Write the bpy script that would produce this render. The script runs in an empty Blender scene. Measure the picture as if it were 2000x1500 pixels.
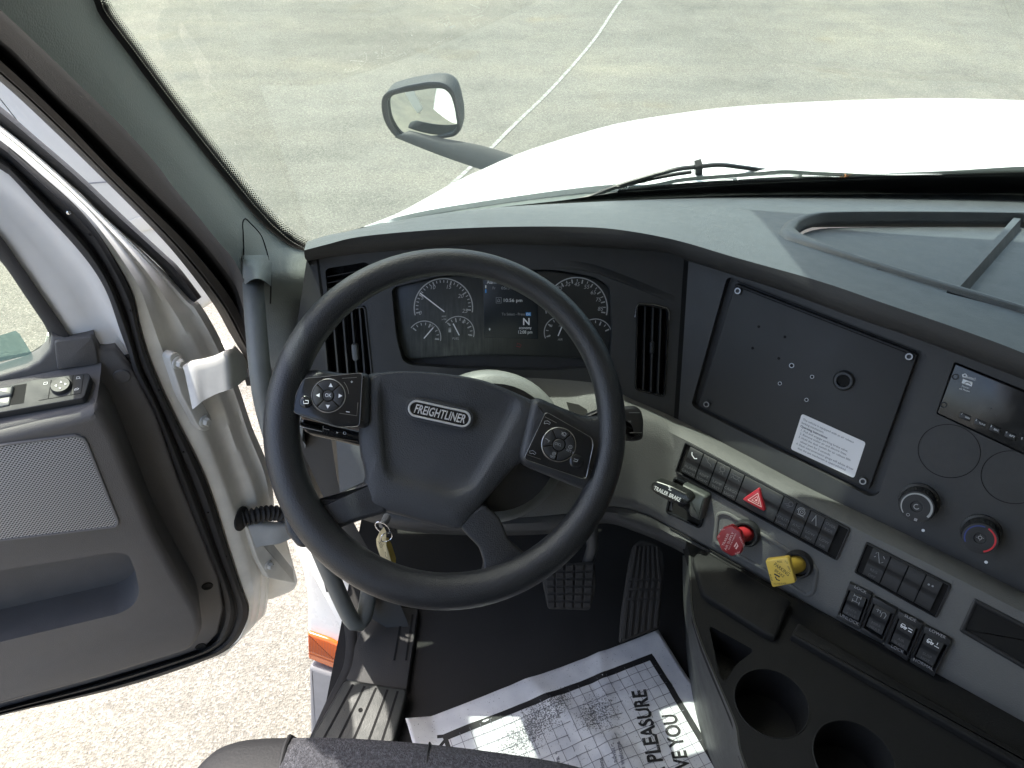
import bpy, bmesh, math, random
import numpy as np
from mathutils import Vector, Matrix
from mathutils.geometry import tessellate_polygon
from mathutils.bvhtree import BVHTree
random.seed(7)
SC = bpy.context.scene
COL = SC.collection
rad = math.radians

# ------------------------------------------------------------------ camera, world, sun, exposure
FPX = 1503.0
PITCH = rad(40)
EYE = Vector((0, 0, 2.55))
cam = bpy.data.objects.new('camera', bpy.data.cameras.new('camera'))
COL.objects.link(cam)
cam.location = EYE
cam.rotation_euler = (rad(90) - PITCH, 0, 0)
cam.data.sensor_width = 36
cam.data.lens = 36 * FPX / 2000
cam.data.clip_start = 0.02
cam.data.clip_end = 500
SC.camera = cam

SUN = Vector((-0.36, 0.38, 1.0)).normalized()      # direction towards the sun
world = bpy.data.worlds.new('World'); SC.world = world
world.use_nodes = True
wn = world.node_tree
sky = wn.nodes.new('ShaderNodeTexSky'); sky.sky_type = 'NISHITA'; sky.sun_disc = False
sky.sun_elevation = math.asin(SUN.z)
sky.sun_rotation = math.atan2(SUN.x, SUN.y)
sky.air_density = 1.0; sky.dust_density = 4.0; sky.ozone_density = .6
wn.links.new(sky.outputs[0], wn.nodes['Background'].inputs[0])
wn.nodes['Background'].inputs[1].default_value = 0.15
sun = bpy.data.objects.new('sun', bpy.data.lights.new('sun', 'SUN'))
COL.objects.link(sun)
sun.data.energy = 2.3; sun.data.angle = rad(0.53); sun.data.color = (1, .95, .86)
sun.rotation_euler = SUN.to_track_quat('Z', 'Y').to_euler()
SC.view_settings.view_transform = 'Standard'
SC.view_settings.look = 'None'
SC.view_settings.gamma = 1
SC.view_settings.exposure = 2.05

# ------------------------------------------------------------------ geometry of the place
FW = Vector((0, math.cos(PITCH), -math.sin(PITCH)))
UP = Vector((0, math.sin(PITCH), math.cos(PITCH)))
RT = Vector((1, 0, 0))
def ray(px, py): return FW + RT * ((px - 1000) / FPX) + UP * ((750 - py) / FPX)
def D(px, py, t): return EYE + ray(px, py) * t                 # point at a depth
def Z(px, py, z):
    r = ray(px, py); return EYE + r * ((z - EYE.z) / r.z)
def X(px, py, x):
    r = ray(px, py); return EYE + r * (x / r.x)
def glass_y(x, z): return 1.588 - .135 * (x - 1.15) ** 2 - .84 * (z - 1.81)
def G(px, py, off=0.0):                                        # point on the windscreen
    r = ray(px, py); lo, hi = .2, 4.0
    for _ in range(50):
        m = (lo + hi) / 2; q = EYE + r * m
        if q.y + off > glass_y(q.x, q.z): hi = m
        else: lo = m
    return EYE + r * lo

class Fr:                                                      # a plane with its own axes
    def __init__(s, O, n, right=RT):
        s.O = Vector(O); s.n = Vector(n).normalized()
        s.ex = (right - s.n * right.dot(s.n)).normalized(); s.ey = s.n.cross(s.ex)
    def l(s, px, py, h=0.0):
        r = ray(px, py); O = s.O + s.n * h
        q = EYE + r * (s.n.dot(O - EYE) / s.n.dot(r)) - s.O
        return (q.dot(s.ex), q.dot(s.ey))
    def w(s, a, b, h=0.0): return s.O + s.ex * a + s.ey * b + s.n * h
    def p(s, px, py, h=0.0): return s.w(*s.l(px, py, h), h)
    def poly(s, pts, h=0.0): return [s.l(x, y, h) for x, y in pts]
    def mat(s, O=None):
        m = Matrix((s.ex, s.ey, s.n)).transposed().to_4x4(); m.translation = s.O if O is None else O
        return m
    def px2l(s, px, py, d, h=0.0):                             # how long d pixels are here
        a = s.l(px - d / 2, py, h); b = s.l(px + d / 2, py, h)
        return math.dist(a, b)

def rs(pts, n, closed=False):                                  # resample a polyline by arc length on a Catmull-Rom curve
    P = [Vector(p) for p in pts]; k = len(P); out = []
    segs = k if closed else k - 1
    for i in range(segs):
        p1, p2 = P[i], P[(i + 1) % k]
        p0 = P[(i - 1) % k] if (closed or i > 0) else p1 * 2 - p2
        p3 = P[(i + 2) % k] if (closed or i + 2 < k) else p2 * 2 - p1
        for j in range(12):
            t = j / 12
            out.append(.5 * (2 * p1 + (p2 - p0) * t + (2 * p0 - 5 * p1 + 4 * p2 - p3) * t * t + (3 * p1 - p0 - 3 * p2 + p3) * t ** 3))
    out.append(P[0].copy() if closed else P[-1].copy())
    L = [0]
    for a, b in zip(out, out[1:]): L.append(L[-1] + (b - a).length)
    res = []; m = n if closed else n - 1; j = 0
    for i in range(n):
        d = L[-1] * i / m
        while j < len(L) - 2 and L[j + 1] < d: j += 1
        f = (d - L[j]) / max(1e-9, L[j + 1] - L[j])
        res.append(out[j].lerp(out[j + 1], min(1, max(0, f))))
    return res
def lin(pts, n):                                               # straight resampling
    P = [Vector(p) for p in pts]; L = [0]
    for a, b in zip(P, P[1:]): L.append(L[-1] + (b - a).length)
    res = []; j = 0
    for i in range(n):
        d = L[-1] * i / (n - 1)
        while j < len(L) - 2 and L[j + 1] < d: j += 1
        res.append(P[j].lerp(P[j + 1], (d - L[j]) / max(1e-9, L[j + 1] - L[j])))
    return res
def area(p): return sum(a[0] * b[1] - b[0] * a[1] for a, b in zip(p, p[1:] + p[:1])) / 2
def ccw(p):
    p = [tuple(q[:2]) for q in p]
    return p if area(p) > 0 else p[::-1]
def inset(p, d):
    n = len(p); out = []
    for i in range(n):
        a, b, c = Vector(p[i - 1]), Vector(p[i]), Vector(p[(i + 1) % n])
        e1 = (b - a); e2 = (c - b)
        e1 = e1.normalized() if e1.length > 1e-9 else Vector((1, 0)); e2 = e2.normalized() if e2.length > 1e-9 else e1
        n1 = Vector((-e1.y, e1.x)); n2 = Vector((-e2.y, e2.x)); m = n1 + n2
        k = m.length_squared
        m = m * (2 / k) if k > .3 else n1
        if m.length > 2.0: m = m.normalized() * 2.0
        q = b + m * d; out.append((q.x, q.y))
    return out
def rnd(p, r, seg=5):                                          # round the corners of a polygon
    p = ccw(p); n = len(p); out = []
    for i in range(n):
        a, b, c = Vector(p[i - 1]), Vector(p[i]), Vector(p[(i + 1) % n])
        k = min(r, (a - b).length * .45, (c - b).length * .45)
        s = b + (a - b).normalized() * k; e = b + (c - b).normalized() * k
        for j in range(seg + 1):
            t = j / seg; q = s * (1 - t) ** 2 + b * 2 * t * (1 - t) + e * t * t
            out.append((q.x, q.y))
    return out
def circ(c, r, n=32, ry=None): return [(c[0] + r * math.cos(2 * math.pi * i / n), c[1] + (ry or r) * math.sin(2 * math.pi * i / n)) for i in range(n)]

_capH = None
class MB:                                                      # collects shapes, becomes one mesh
    def __init__(s): s.v = []; s.f = []
    def add(s, vs, fs):
        o = len(s.v); s.v += [Vector(v) for v in vs]; s.f += [tuple(i + o for i in f) for f in fs]; return o
    def loft(s, rows, closed=False, caps=False):
        n = len(rows[0]); o = s.add([p for r in rows for p in r], [])
        for i in range(len(rows) - 1):
            for j in range(n if closed else n - 1):
                k = (j + 1) % n
                s.f.append((o + i * n + j, o + i * n + k, o + (i + 1) * n + k, o + (i + 1) * n + j))
        if caps:
            s.f.append(tuple(o + j for j in range(n))[::-1]); s.f.append(tuple(o + (len(rows) - 1) * n + j for j in range(n)))
        return s
    def plate(s, fr, outer, h0, h1, bev=0.0, seg=3, holes=(), cap=True, draft=0.0):
        outer = ccw(outer); rings = [([q for q in (inset(outer, -draft) if draft else outer)], h0)]
        if bev > 0:
            for i in range(seg + 1):
                a = i / seg * math.pi / 2
                rings.append((inset(outer, bev * (1 - math.cos(a))), h1 - bev + bev * math.sin(a)))
        else: rings.append((outer, h1))
        s.loft([[fr.w(a, b, h) for a, b in r] for r, h in rings], closed=True)
        top = rings[-1][0]
        if not holes:
            if cap: s.add([fr.w(a, b, h1) for a, b in top], [tuple(range(len(top)))])
        else:
            hs = [ccw(h[0])[::-1] for h in holes]
            allp = [top] + hs
            tris = tessellate_polygon([[Vector((a, b, 0)) for a, b in q] for q in allp])
            flat = [q for ring in allp for q in ring]
            s.add([fr.w(a, b, h1) for a, b in flat], [tuple(t) for t in tris])
            for hp, h in zip(hs, holes):
                d = h[1]; s.loft([[fr.w(a, b, h1) for a, b in hp], [fr.w(a, b, h1 - d) for a, b in hp]], closed=True)
                if len(h) < 3 or h[2]: s.add([fr.w(a, b, h1 - d) for a, b in hp], [tuple(range(len(hp)))])
        return s
    def flat(s, fr, poly, h):
        s.add([fr.w(a, b, h) for a, b in ccw(poly)], [tuple(range(len(poly)))]); return s
    def ring(s, fr, outer, inner, h0, h1, bev=0.0):            # a frame between two outlines of equal count
        A = [fr.w(a, b, h0) for a, b in outer]; B = [fr.w(a, b, h1 - bev) for a, b in outer]
        B2 = [fr.w(*Vector(p).lerp(Vector(q), .25 if bev else 0), h1) for p, q in zip(outer, inner)]
        C2 = [fr.w(*Vector(p).lerp(Vector(q), .75 if bev else 1), h1) for p, q in zip(outer, inner)]
        C_ = [fr.w(a, b, h1 - bev) for a, b in inner]; D_ = [fr.w(a, b, h0) for a, b in inner]
        s.loft([A, B, B2, C2, C_, D_], closed=True); return s
    def arc(s, fr, c, r0, r1, a0, a1, h, n=40):                # flat printed band
        R0 = []; R1 = []
        for i in range(n + 1):
            a = rad(a0 + (a1 - a0) * i / n); R0.append(fr.w(c[0] + r0 * math.cos(a), c[1] + r0 * math.sin(a), h)); R1.append(fr.w(c[0] + r1 * math.cos(a), c[1] + r1 * math.sin(a), h))
        s.loft([R0, R1]); return s
    def stroke(s, fr, pts, w, h, closed=False):                # flat printed line
        P = [Vector(p[:2]) for p in pts]; n = len(P); A = []; B = []
        for i in range(n):
            d = (P[(i + 1) % n] - P[i - 1]) if closed else (P[min(i + 1, n - 1)] - P[max(i - 1, 0)])
            d = d.normalized() if d.length > 1e-9 else Vector((1, 0)); m = Vector((-d.y, d.x)) * w / 2
            A.append(fr.w(*(P[i] + m), h)); B.append(fr.w(*(P[i] - m), h))
        if closed: A.append(A[0]); B.append(B[0])
        s.loft([A, B]); return s
    def pstroke(s, fr, pts, wpx, h, closed=False):
        w = fr.px2l(*pts[0], wpx, h); return s.stroke(fr, fr.poly(pts, h), w, h, closed)
    def tube(s, path, r, n=14, closed=False, caps=True):
        P = [Vector(p) for p in path]; m = len(P); R = r if hasattr(r, '__len__') else [r] * m
        rows = []; nrm = None
        for i in range(m):
            t = (P[(i + 1) % m] - P[i - 1]) if closed else (P[min(i + 1, m - 1)] - P[max(i - 1, 0)])
            t.normalize()
            if nrm is None: nrm = t.orthogonal().normalized()
            nrm = (nrm - t * nrm.dot(t)).normalized(); b = t.cross(nrm)
            rows.append([P[i] + (nrm * math.cos(2 * math.pi * k / n) + b * math.sin(2 * math.pi * k / n)) * R[i] for k in range(n)])
        if closed: rows.append(rows[0])
        s.loft(rows, closed=True, caps=caps and not closed); return s
    def lathe(s, fr, c, prof, n=32, cap=True):
        rows = [[fr.w(c[0] + r * math.cos(2 * math.pi * k / n), c[1] + r * math.sin(2 * math.pi * k / n), h) for k in range(n)] for r, h in prof]
        s.loft(rows, closed=True)
        if cap: s.add(rows[-1], [tuple(range(n))])
        return s
    def box(s, c, sx, sy, sz):
        x, y, z = sx / 2, sy / 2, sz / 2; c = Vector(c)
        s.add([c + Vector(q) for q in ((-x, -y, -z), (x, -y, -z), (x, y, -z), (-x, y, -z), (-x, -y, z), (x, -y, z), (x, y, z), (-x, y, z))],
              [(0, 3, 2, 1), (4, 5, 6, 7), (0, 1, 5, 4), (1, 2, 6, 5), (2, 3, 7, 6), (3, 0, 4, 7)]); return s
    def text(s, t, fr, pos, cap, d=(1, 0), h=0.0, align='CENTER', shear=0.0, width=None, bold=0.0, drape=None, ext=0.0, up=None):
        global _capH
        def mesh(tt):
            c = bpy.data.curves.new('t', 'FONT'); c.body = tt; c.size = 1; c.align_x = 'LEFT'; c.shear = shear; c.resolution_u = 3; c.offset = bold; c.extrude = ext
            o = bpy.data.objects.new('t', c); m = bpy.data.meshes.new_from_object(o)
            bpy.data.objects.remove(o); bpy.data.curves.remove(c); return m
        if _capH is None:
            m = mesh('H'); _capH = max(v.co.y for v in m.vertices); bpy.data.meshes.remove(m)
        m = mesh(t)
        if len(m.vertices) == 0: return s
        xs = [v.co.x for v in m.vertices]; k = cap / _capH; kx = k
        W = max(xs) - min(xs)
        if width: kx = width / W
        x0 = {'CENTER': (max(xs) + min(xs)) / 2, 'LEFT': min(xs), 'RIGHT': max(xs)}[align]
        d = Vector(d).normalized(); u = Vector(up).normalized() if up else Vector((-d.y, d.x))
        vs = []
        for v in m.vertices:
            q = Vector(pos) + d * ((v.co.x - x0) * kx) + u * ((v.co.y - _capH / 2) * k)
            hh = h + v.co.z * k
            if drape: hh += drape(q.x, q.y)
            vs.append(fr.w(q.x, q.y, hh))
        s.add(vs, [tuple(p.vertices) for p in m.polygons]); bpy.data.meshes.remove(m); return s
    def ptext(s, t, fr, px, py, capx, ang=0.0, h=0.0, wpx=None, upang=None, **k):  # text laid out by where the photo shows it on the plane
        o = Vector(fr.l(px, py, h)); a = rad(ang); e = rad(ang - 90 if upang is None else upang)
        r = Vector(fr.l(px + 10 * math.cos(a), py + 10 * math.sin(a), h)) - o
        u = Vector(fr.l(px + 10 * math.cos(e), py + 10 * math.sin(e), h)) - o
        return s.text(t, fr, o, u.length / 10 * capx, d=r, h=h, width=(r.length / 10 * wpx if wpx else None), up=u, **k)

def obj(name, mb, mat, parent=None, smooth=35, solid=0.0, bevel=0.0):
    me = bpy.data.meshes.new(name); me.from_pydata([tuple(v) for v in mb.v], [], mb.f)
    bm = bmesh.new(); bm.from_mesh(me)
    bmesh.ops.remove_doubles(bm, verts=bm.verts, dist=1e-6)
    bmesh.ops.recalc_face_normals(bm, faces=bm.faces); bm.to_mesh(me); bm.free()
    for p in me.polygons: p.use_smooth = smooth > 0
    if smooth > 0: me.set_sharp_from_angle(angle=rad(smooth))
    o = bpy.data.objects.new(name, me); COL.objects.link(o)
    if parent is not None:
        o.parent = parent; me.transform(WM[parent.name].inverted()); WM[o.name] = WM[parent.name].copy()
    else: WM[o.name] = Matrix.Identity(4)
    me.materials.append(mat)
    if solid:
        m = o.modifiers.new('thickness', 'SOLIDIFY'); m.thickness = abs(solid); m.offset = 0 if solid > 0 else -1
    if bevel:
        m = o.modifiers.new('bevel', 'BEVEL'); m.width = bevel; m.segments = 2; m.limit_method = 'ANGLE'
    return o
WM = {}
def tag(o, label=None, cat=None, group=None, kind=None):
    if label: o['label'] = label
    if cat: o['category'] = cat
    if group: o['group'] = group
    if kind: o['kind'] = kind
    return o
def thing(name, label, cat, M, group=None):
    o = bpy.data.objects.new(name, None); COL.objects.link(o); o.empty_display_size = .05
    if not isinstance(M, Matrix): M = Matrix.Translation(Vector(M))
    o.matrix_world = M; WM[o.name] = M.copy()
    return tag(o, label, cat, group)

# ------------------------------------------------------------------ materials
def mk(name, col, rough=.5, metal=0.0, bump=None, spec=.5, var=0.0, coat=0.0, vscale=30):
    m = bpy.data.materials.new(name); m.use_nodes = True; N = m.node_tree.nodes; L = m.node_tree.links; b = N['Principled BSDF']
    b.inputs['Base Color'].default_value = (*col, 1); b.inputs['Roughness'].default_value = rough; b.inputs['Metallic'].default_value = metal
    b.inputs['Specular IOR Level'].default_value = spec; b.inputs['Coat Weight'].default_value = coat; b.inputs['Coat Roughness'].default_value = .05
    tc = N.new('ShaderNodeTexCoord')
    if bump:
        sc, st, kind = bump
        if kind == 'v':
            t = N.new('ShaderNodeTexVoronoi'); t.inputs['Scale'].default_value = sc; out = t.outputs['Distance']
        else:
            t = N.new('ShaderNodeTexNoise'); t.inputs['Scale'].default_value = sc; t.inputs['Detail'].default_value = 3; out = t.outputs['Fac']
        L.new(tc.outputs['Object'], t.inputs['Vector'])
        bp = N.new('ShaderNodeBump'); bp.inputs['Strength'].default_value = st; bp.inputs['Distance'].default_value = .6 / sc
        L.new(out, bp.inputs['Height']); L.new(bp.outputs[0], b.inputs['Normal'])
    if var:
        t = N.new('ShaderNodeTexNoise'); t.inputs['Scale'].default_value = vscale; t.inputs['Detail'].default_value = 6; t.inputs['Roughness'].default_value = .65
        L.new(tc.outputs['Object'], t.inputs['Vector'])
        r = N.new('ShaderNodeMapRange'); r.inputs['From Min'].default_value = .3; r.inputs['From Max'].default_value = .7
        r.inputs['To Min'].default_value = 1 - var; r.inputs['To Max'].default_value = 1 + var; L.new(t.outputs['Fac'], r.inputs['Value'])
        mx = N.new('ShaderNodeMix'); mx.data_type = 'RGBA'; mx.blend_type = 'MULTIPLY'; mx.inputs[0].default_value = 1
        mx.inputs[6].default_value = (*col, 1); L.new(r.outputs[0], mx.inputs[7]); L.new(mx.outputs[2], b.inputs['Base Color'])
        r2 = N.new('ShaderNodeMapRange'); r2.inputs['From Min'].default_value = .3; r2.inputs['From Max'].default_value = .7
        r2.inputs['To Min'].default_value = max(.05, rough - .08); r2.inputs['To Max'].default_value = min(1, rough + .08)
        L.new(t.outputs['Fac'], r2.inputs['Value']); L.new(r2.outputs[0], b.inputs['Roughness'])
    return m
M_dash = mk('dash_top_plastic', (.068, .077, .086), .42, bump=(700, .5, 'v'), var=.12)
M_fascia = mk('fascia_plastic', (.041, .042, .043), .55, bump=(900, .25, 'v'), var=.15)
M_lip = mk('dash_lip_plastic', (.032, .032, .032), .6, bump=(800, .35, 'v'), var=.12)
M_grey = mk('light_grey_panel', (.115, .117, .115), .6, bump=(520, .35, 'v'), var=.06)
M_pillar = mk('pillar_trim', (.19, .205, .198), .5, bump=(500, .3, 'v'), var=.08)
M_door = mk('door_trim_plastic', (.100, .096, .095), .6, bump=(700, .35, 'v'), var=.10)
M_black = mk('black_plastic', (.016, .017, .019), .42, bump=(900, .15, 'v'), var=.2)
M_gloss = mk('gloss_black', (.010, .011, .013), .16, var=.3)
M_rubber = mk('seal_rubber', (.026, .025, .025), .75, bump=(300, .2, 'n'), var=.3)
M_void = mk('dark_void', (.004, .004, .004), .9)
M_leather = mk('wheel_leather', (.020, .0215, .024), .36, bump=(650, .45, 'v'), var=.15)
M_hub = mk('hub_vinyl', (.034, .0365, .0405), .5, bump=(600, .5, 'v'), var=.12)
M_white = mk('white_paint', (.80, .80, .79), .28, coat=.6, var=.03, vscale=6)
M_jamb = mk('jamb_paint', (.86, .85, .80), .42, var=.10, vscale=14)
M_floor = mk('floor_mat', (.018, .017, .0165), .85, bump=(350, .3, 'n'), var=.35, vscale=8)
M_chrome = mk('chrome', (.75, .76, .78), .14, metal=1)
M_steel = mk('steel', (.45, .45, .45), .35, metal=1, var=.15)
M_silver = mk('wiper_metal', (.85, .87, .86), .35, metal=0, var=.1)
M_wht = mk('white_print', (.78, .80, .82), .5)
M_dimw = mk('dim_print', (.30, .31, .32), .5)
M_faint = mk('faint_print', (.13, .135, .14), .5)
M_blue = mk('blue_print', (.03, .10, .55), .5)
M_red = mk('red_print', (.50, .012, .02), .5)
M_pink = mk('pale_red_print', (.75, .50, .48), .5)
M_redk = mk('red_knob', (.30, .022, .028), .35, var=.15)
M_yel = mk('yellow_knob', (.66, .47, .08), .4, var=.08)
M_blk = mk('black_print', (.012, .012, .014), .6)
M_sticker = mk('sticker_paper', (.80, .80, .82), .5)
M_head = mk('headliner', (.58, .56, .52), .95, bump=(200, .2, 'n'))
M_tread = mk('tread_plastic', (.034, .037, .035), .5, bump=(600, .3, 'v'), var=.15)
M_orange = mk('amber_lens', (.62, .12, .015), .2, bump=(1, .0, 'n'), coat=.5)
M_leaf = mk('dry_leaf', (.22, .09, .03), .8, var=.3)
M_tagp = mk('tag_card', (.50, .42, .24), .7, var=.12, vscale=80)
M_tagy = mk('tag_yellow', (.38, .28, .05), .7, var=.2, vscale=80)
M_fair = mk('fairing_plastic', (.17, .17, .18), .6, bump=(400, .3, 'n'), var=.1)
M_grey_d = mk('vent_tab_grey', (.10, .105, .105), .4)
M_chrome_d = mk('dark_chrome', (.30, .31, .32), .25, metal=1)
M_steel_d = mk('dark_steel', (.28, .28, .28), .4, metal=1)
M_gaugew = mk('gauge_print', (.42, .43, .43), .5)
M_sw = mk('switch_plastic', (.020, .021, .023), .5, bump=(900, .2, 'v'), var=.15)
M_faint2 = mk('faint_legend', (.10, .10, .105), .5)
M_dimw2 = mk('dim_legend', (.34, .34, .35), .5)
M_wht_d = mk('grey_band', (.36, .37, .37), .5)
M_con = mk('console_plastic', (.009, .0094, .010), .7, bump=(600, .25, 'v'), var=.2, spec=.3)
SHADE_X, SHADE_Y, SHADE_Y2 = .11, 1.20, 1.64  # edges of the added roof overhang, placed for the shade they cast
M_rub = mk('pedal_rubber', (.030, .028, .026), .75, bump=(300, .3, 'n'), var=.25)
M_grey_d2 = mk('grille_rim', (.13, .13, .135), .5)
M_jambw = mk('frame_white', (.90, .895, .875), .4, var=.04, vscale=10)
M_badge = mk('badge_metal', (.62, .63, .65), .3, metal=.45)
M_hinge_shade = mk('hinge_paint_shade', (.58, .58, .55), .45, var=.10, vscale=20)  # jamb white darkened to stand in for shade on the hinges
def nodes(name):
    m = bpy.data.materials.new(name); m.use_nodes = True
    N = m.node_tree.nodes; L = m.node_tree.links; return m, N, L, N['Principled BSDF']
def nd(N, t, **k):
    n = N.new(t)
    for a, v in k.items():
        if hasattr(n, a): setattr(n, a, v)
        else: n.inputs[a.replace('_', ' ')].default_value = v
    return n
def ramp(N, pts):
    r = N.new('ShaderNodeValToRGB'); e = r.color_ramp.elements
    while len(e) < len(pts): e.new(.5)
    for i, (p, c) in enumerate(pts): e[i].position = p; e[i].color = (*c, 1) if len(c) == 3 else c
    return r
def mat_glass(name, tint, gloss):
    m, N, L, b = nodes(name); N.remove(b)
    t = nd(N, 'ShaderNodeBsdfTransparent'); t.inputs[0].default_value = (*tint, 1)
    g = nd(N, 'ShaderNodeBsdfGlossy'); g.inputs['Roughness'].default_value = .02
    f = nd(N, 'ShaderNodeFresnel'); f.inputs[0].default_value = 1.45
    k = nd(N, 'ShaderNodeMath', operation='MULTIPLY'); k.inputs[1].default_value = gloss
    L.new(f.outputs[0], k.inputs[0])
    # road dust on the glass
    d = nd(N, 'ShaderNodeBsdfDiffuse'); d.inputs[0].default_value = (.7, .72, .66, 1)
    x = nd(N, 'ShaderNodeMixShader'); L.new(k.outputs[0], x.inputs[0]); L.new(t.outputs[0], x.inputs[1]); L.new(g.outputs[0], x.inputs[2])
    tc = nd(N, 'ShaderNodeTexCoord'); n = nd(N, 'ShaderNodeTexNoise'); n.inputs['Scale'].default_value = 9; n.inputs['Detail'].default_value = 8
    L.new(tc.outputs['Object'], n.inputs['Vector'])
    r = nd(N, 'ShaderNodeMapRange'); r.inputs['From Min'].default_value = .35; r.inputs['From Max'].default_value = .8; r.inputs['To Min'].default_value = .005; r.inputs['To Max'].default_value = .045
    L.new(n.outputs[0], r.inputs[0])
    y = nd(N, 'ShaderNodeMixShader'); L.new(r.outputs[0], y.inputs[0]); L.new(x.outputs[0], y.inputs[1]); L.new(d.outputs[0], y.inputs[2])
    L.new(y.outputs[0], N['Material Output'].inputs[0]); return m
M_glass = mat_glass('windscreen_glass', (.60, .69, .64), .16)
M_sideglass = mat_glass('side_glass', (.74, .82, .74), .2)

def mat_asphalt():
    m, N, L, b = nodes('asphalt')
    tc = nd(N, 'ShaderNodeTexCoord')
    def noise(s, d=4, r=.6):
        n = nd(N, 'ShaderNodeTexNoise'); n.inputs['Scale'].default_value = s; n.inputs['Detail'].default_value = d; n.inputs['Roughness'].default_value = r
        L.new(tc.outputs['Object'], n.inputs['Vector']); return n
    v = nd(N, 'ShaderNodeTexVoronoi'); v.inputs['Scale'].default_value = 135; L.new(tc.outputs['Object'], v.inputs['Vector'])
    st = ramp(N, [(0, (.130, .121, .103)), (.3, (.168, .157, .134)), (.62, (.198, .185, .158)), (.86, (.232, .217, .187)), (1, (.30, .278, .242))])
    sep = nd(N, 'ShaderNodeSeparateColor'); L.new(v.outputs['Color'], sep.inputs[0]); L.new(sep.outputs[0], st.inputs[0])
    big = noise(.35, 6, .62); rb = ramp(N, [(.3, (.80, .80, .78)), (.5, (1, 1, 1)), (.7, (1.22, 1.2, 1.12))])
    L.new(big.outputs[0], rb.inputs[0])
    mid = noise(2.6, 7, .65); rm = ramp(N, [(.3, (.86, .86, .86)), (.7, (1.12, 1.12, 1.10))]); L.new(mid.outputs[0], rm.inputs[0])
    # long tyre-worn streaks
    mp = nd(N, 'ShaderNodeMapping'); mp.inputs['Rotation'].default_value = (0, 0, rad(12)); mp.inputs['Scale'].default_value = (.18, 1.6, 1); L.new(tc.outputs['Object'], mp.inputs[0])
    sn = nd(N, 'ShaderNodeTexNoise'); sn.inputs['Scale'].default_value = .9; sn.inputs['Detail'].default_value = 5; L.new(mp.outputs[0], sn.inputs['Vector'])
    rs_ = ramp(N, [(.30, (.86, .87, .87)), (.5, (1, 1, 1)), (.68, (1.09, 1.07, 1.04))]); L.new(sn.outputs[0], rs_.inputs[0])
    # stains
    so = noise(.8, 3); rso = ramp(N, [(.62, (0, 0, 0)), (.72, (1, 1, 1))]); L.new(so.outputs[0], rso.inputs[0])
    cur = st.outputs[0]
    for r in (rb, rm, rs_):
        x = nd(N, 'ShaderNodeMix', data_type='RGBA', blend_type='MULTIPLY'); x.inputs[0].default_value = 1
        L.new(cur, x.inputs[6]); L.new(r.outputs[0], x.inputs[7]); cur = x.outputs[2]
    x = nd(N, 'ShaderNodeMix', data_type='RGBA', blend_type='MULTIPLY'); L.new(rso.outputs[0], x.inputs[0]); L.new(cur, x.inputs[6]); x.inputs[7].default_value = (.99, .93, .84, 1); cur = x.outputs[2]
    # cracks
    w = noise(1.3, 3); cv = nd(N, 'ShaderNodeTexVoronoi', feature='DISTANCE_TO_EDGE'); cv.inputs['Scale'].default_value = .33
    va = nd(N, 'ShaderNodeVectorMath', operation='ADD'); L.new(tc.outputs['Object'], va.inputs[0]); L.new(w.outputs['Color'], va.inputs[1]); L.new(va.outputs[0], cv.inputs['Vector'])
    cr = ramp(N, [(0, (.45, .43, .40)), (.004, (.8, .8, .8)), (.008, (1, 1, 1))]); L.new(cv.outputs['Distance'], cr.inputs[0])
    x = nd(N, 'ShaderNodeMix', data_type='RGBA', blend_type='MULTIPLY'); x.inputs[0].default_value = .22; L.new(cur, x.inputs[6]); L.new(cr.outputs[0], x.inputs[7]); cur = x.outputs[2]
    L.new(cur, b.inputs['Base Color']); b.inputs['Roughness'].default_value = .85
    bp = nd(N, 'ShaderNodeBump'); bp.inputs['Strength'].default_value = .8; bp.inputs['Distance'].default_value = .006; L.new(v.outputs['Distance'], bp.inputs['Height']); L.new(bp.outputs[0], b.inputs['Normal'])
    return m
M_asphalt = mat_asphalt()
def mat_worn(name, col, edge):
    m, N, L, b = nodes(name); tc = nd(N, 'ShaderNodeTexCoord')
    n = nd(N, 'ShaderNodeTexNoise'); n.inputs['Scale'].default_value = 26; n.inputs['Detail'].default_value = 6; L.new(tc.outputs['Object'], n.inputs['Vector'])
    r = ramp(N, [(.42, edge), (.58, col)]); L.new(n.outputs[0], r.inputs[0]); L.new(r.outputs[0], b.inputs['Base Color']); b.inputs['Roughness'].default_value = .8
    return m
M_line = mat_worn('worn_road_paint', (.36, .355, .34), (.23, .22, .19))

# ------------------------------------------------------------------ SETTING: ground and its line
mb = MB(); mb.add([(-150, -150, 0), (150, -150, 0), (150, 150, 0), (-150, 150, 0)], [(0, 1, 2, 3)])
tag(obj('ground', mb, M_asphalt), kind='structure')
cl = rs([Z(x, y, .004).to_tuple() for x, y in [(1290, -95), (1213, 0), (1160, 78), (1082, 168), (1000, 248), (958, 290), (895, 348), (800, 430), (690, 520)]], 60)
A = []; B = []
for i, q in enumerate(cl):
    d = (cl[min(i + 1, 59)] - cl[max(i - 1, 0)]).normalized(); m = Vector((-d.y, d.x, 0)) * .018
    A.append(q + m); B.append(q - m)
tag(obj('road_marking', MB().loft([A, B]), M_line), kind='structure')

# ------------------------------------------------------------------ THE TRUCK
truck = thing('truck_cab', 'white truck cab with its long hood, windscreen and dark grey interior trim', 'truck', (.9, .4, 0))
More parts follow.
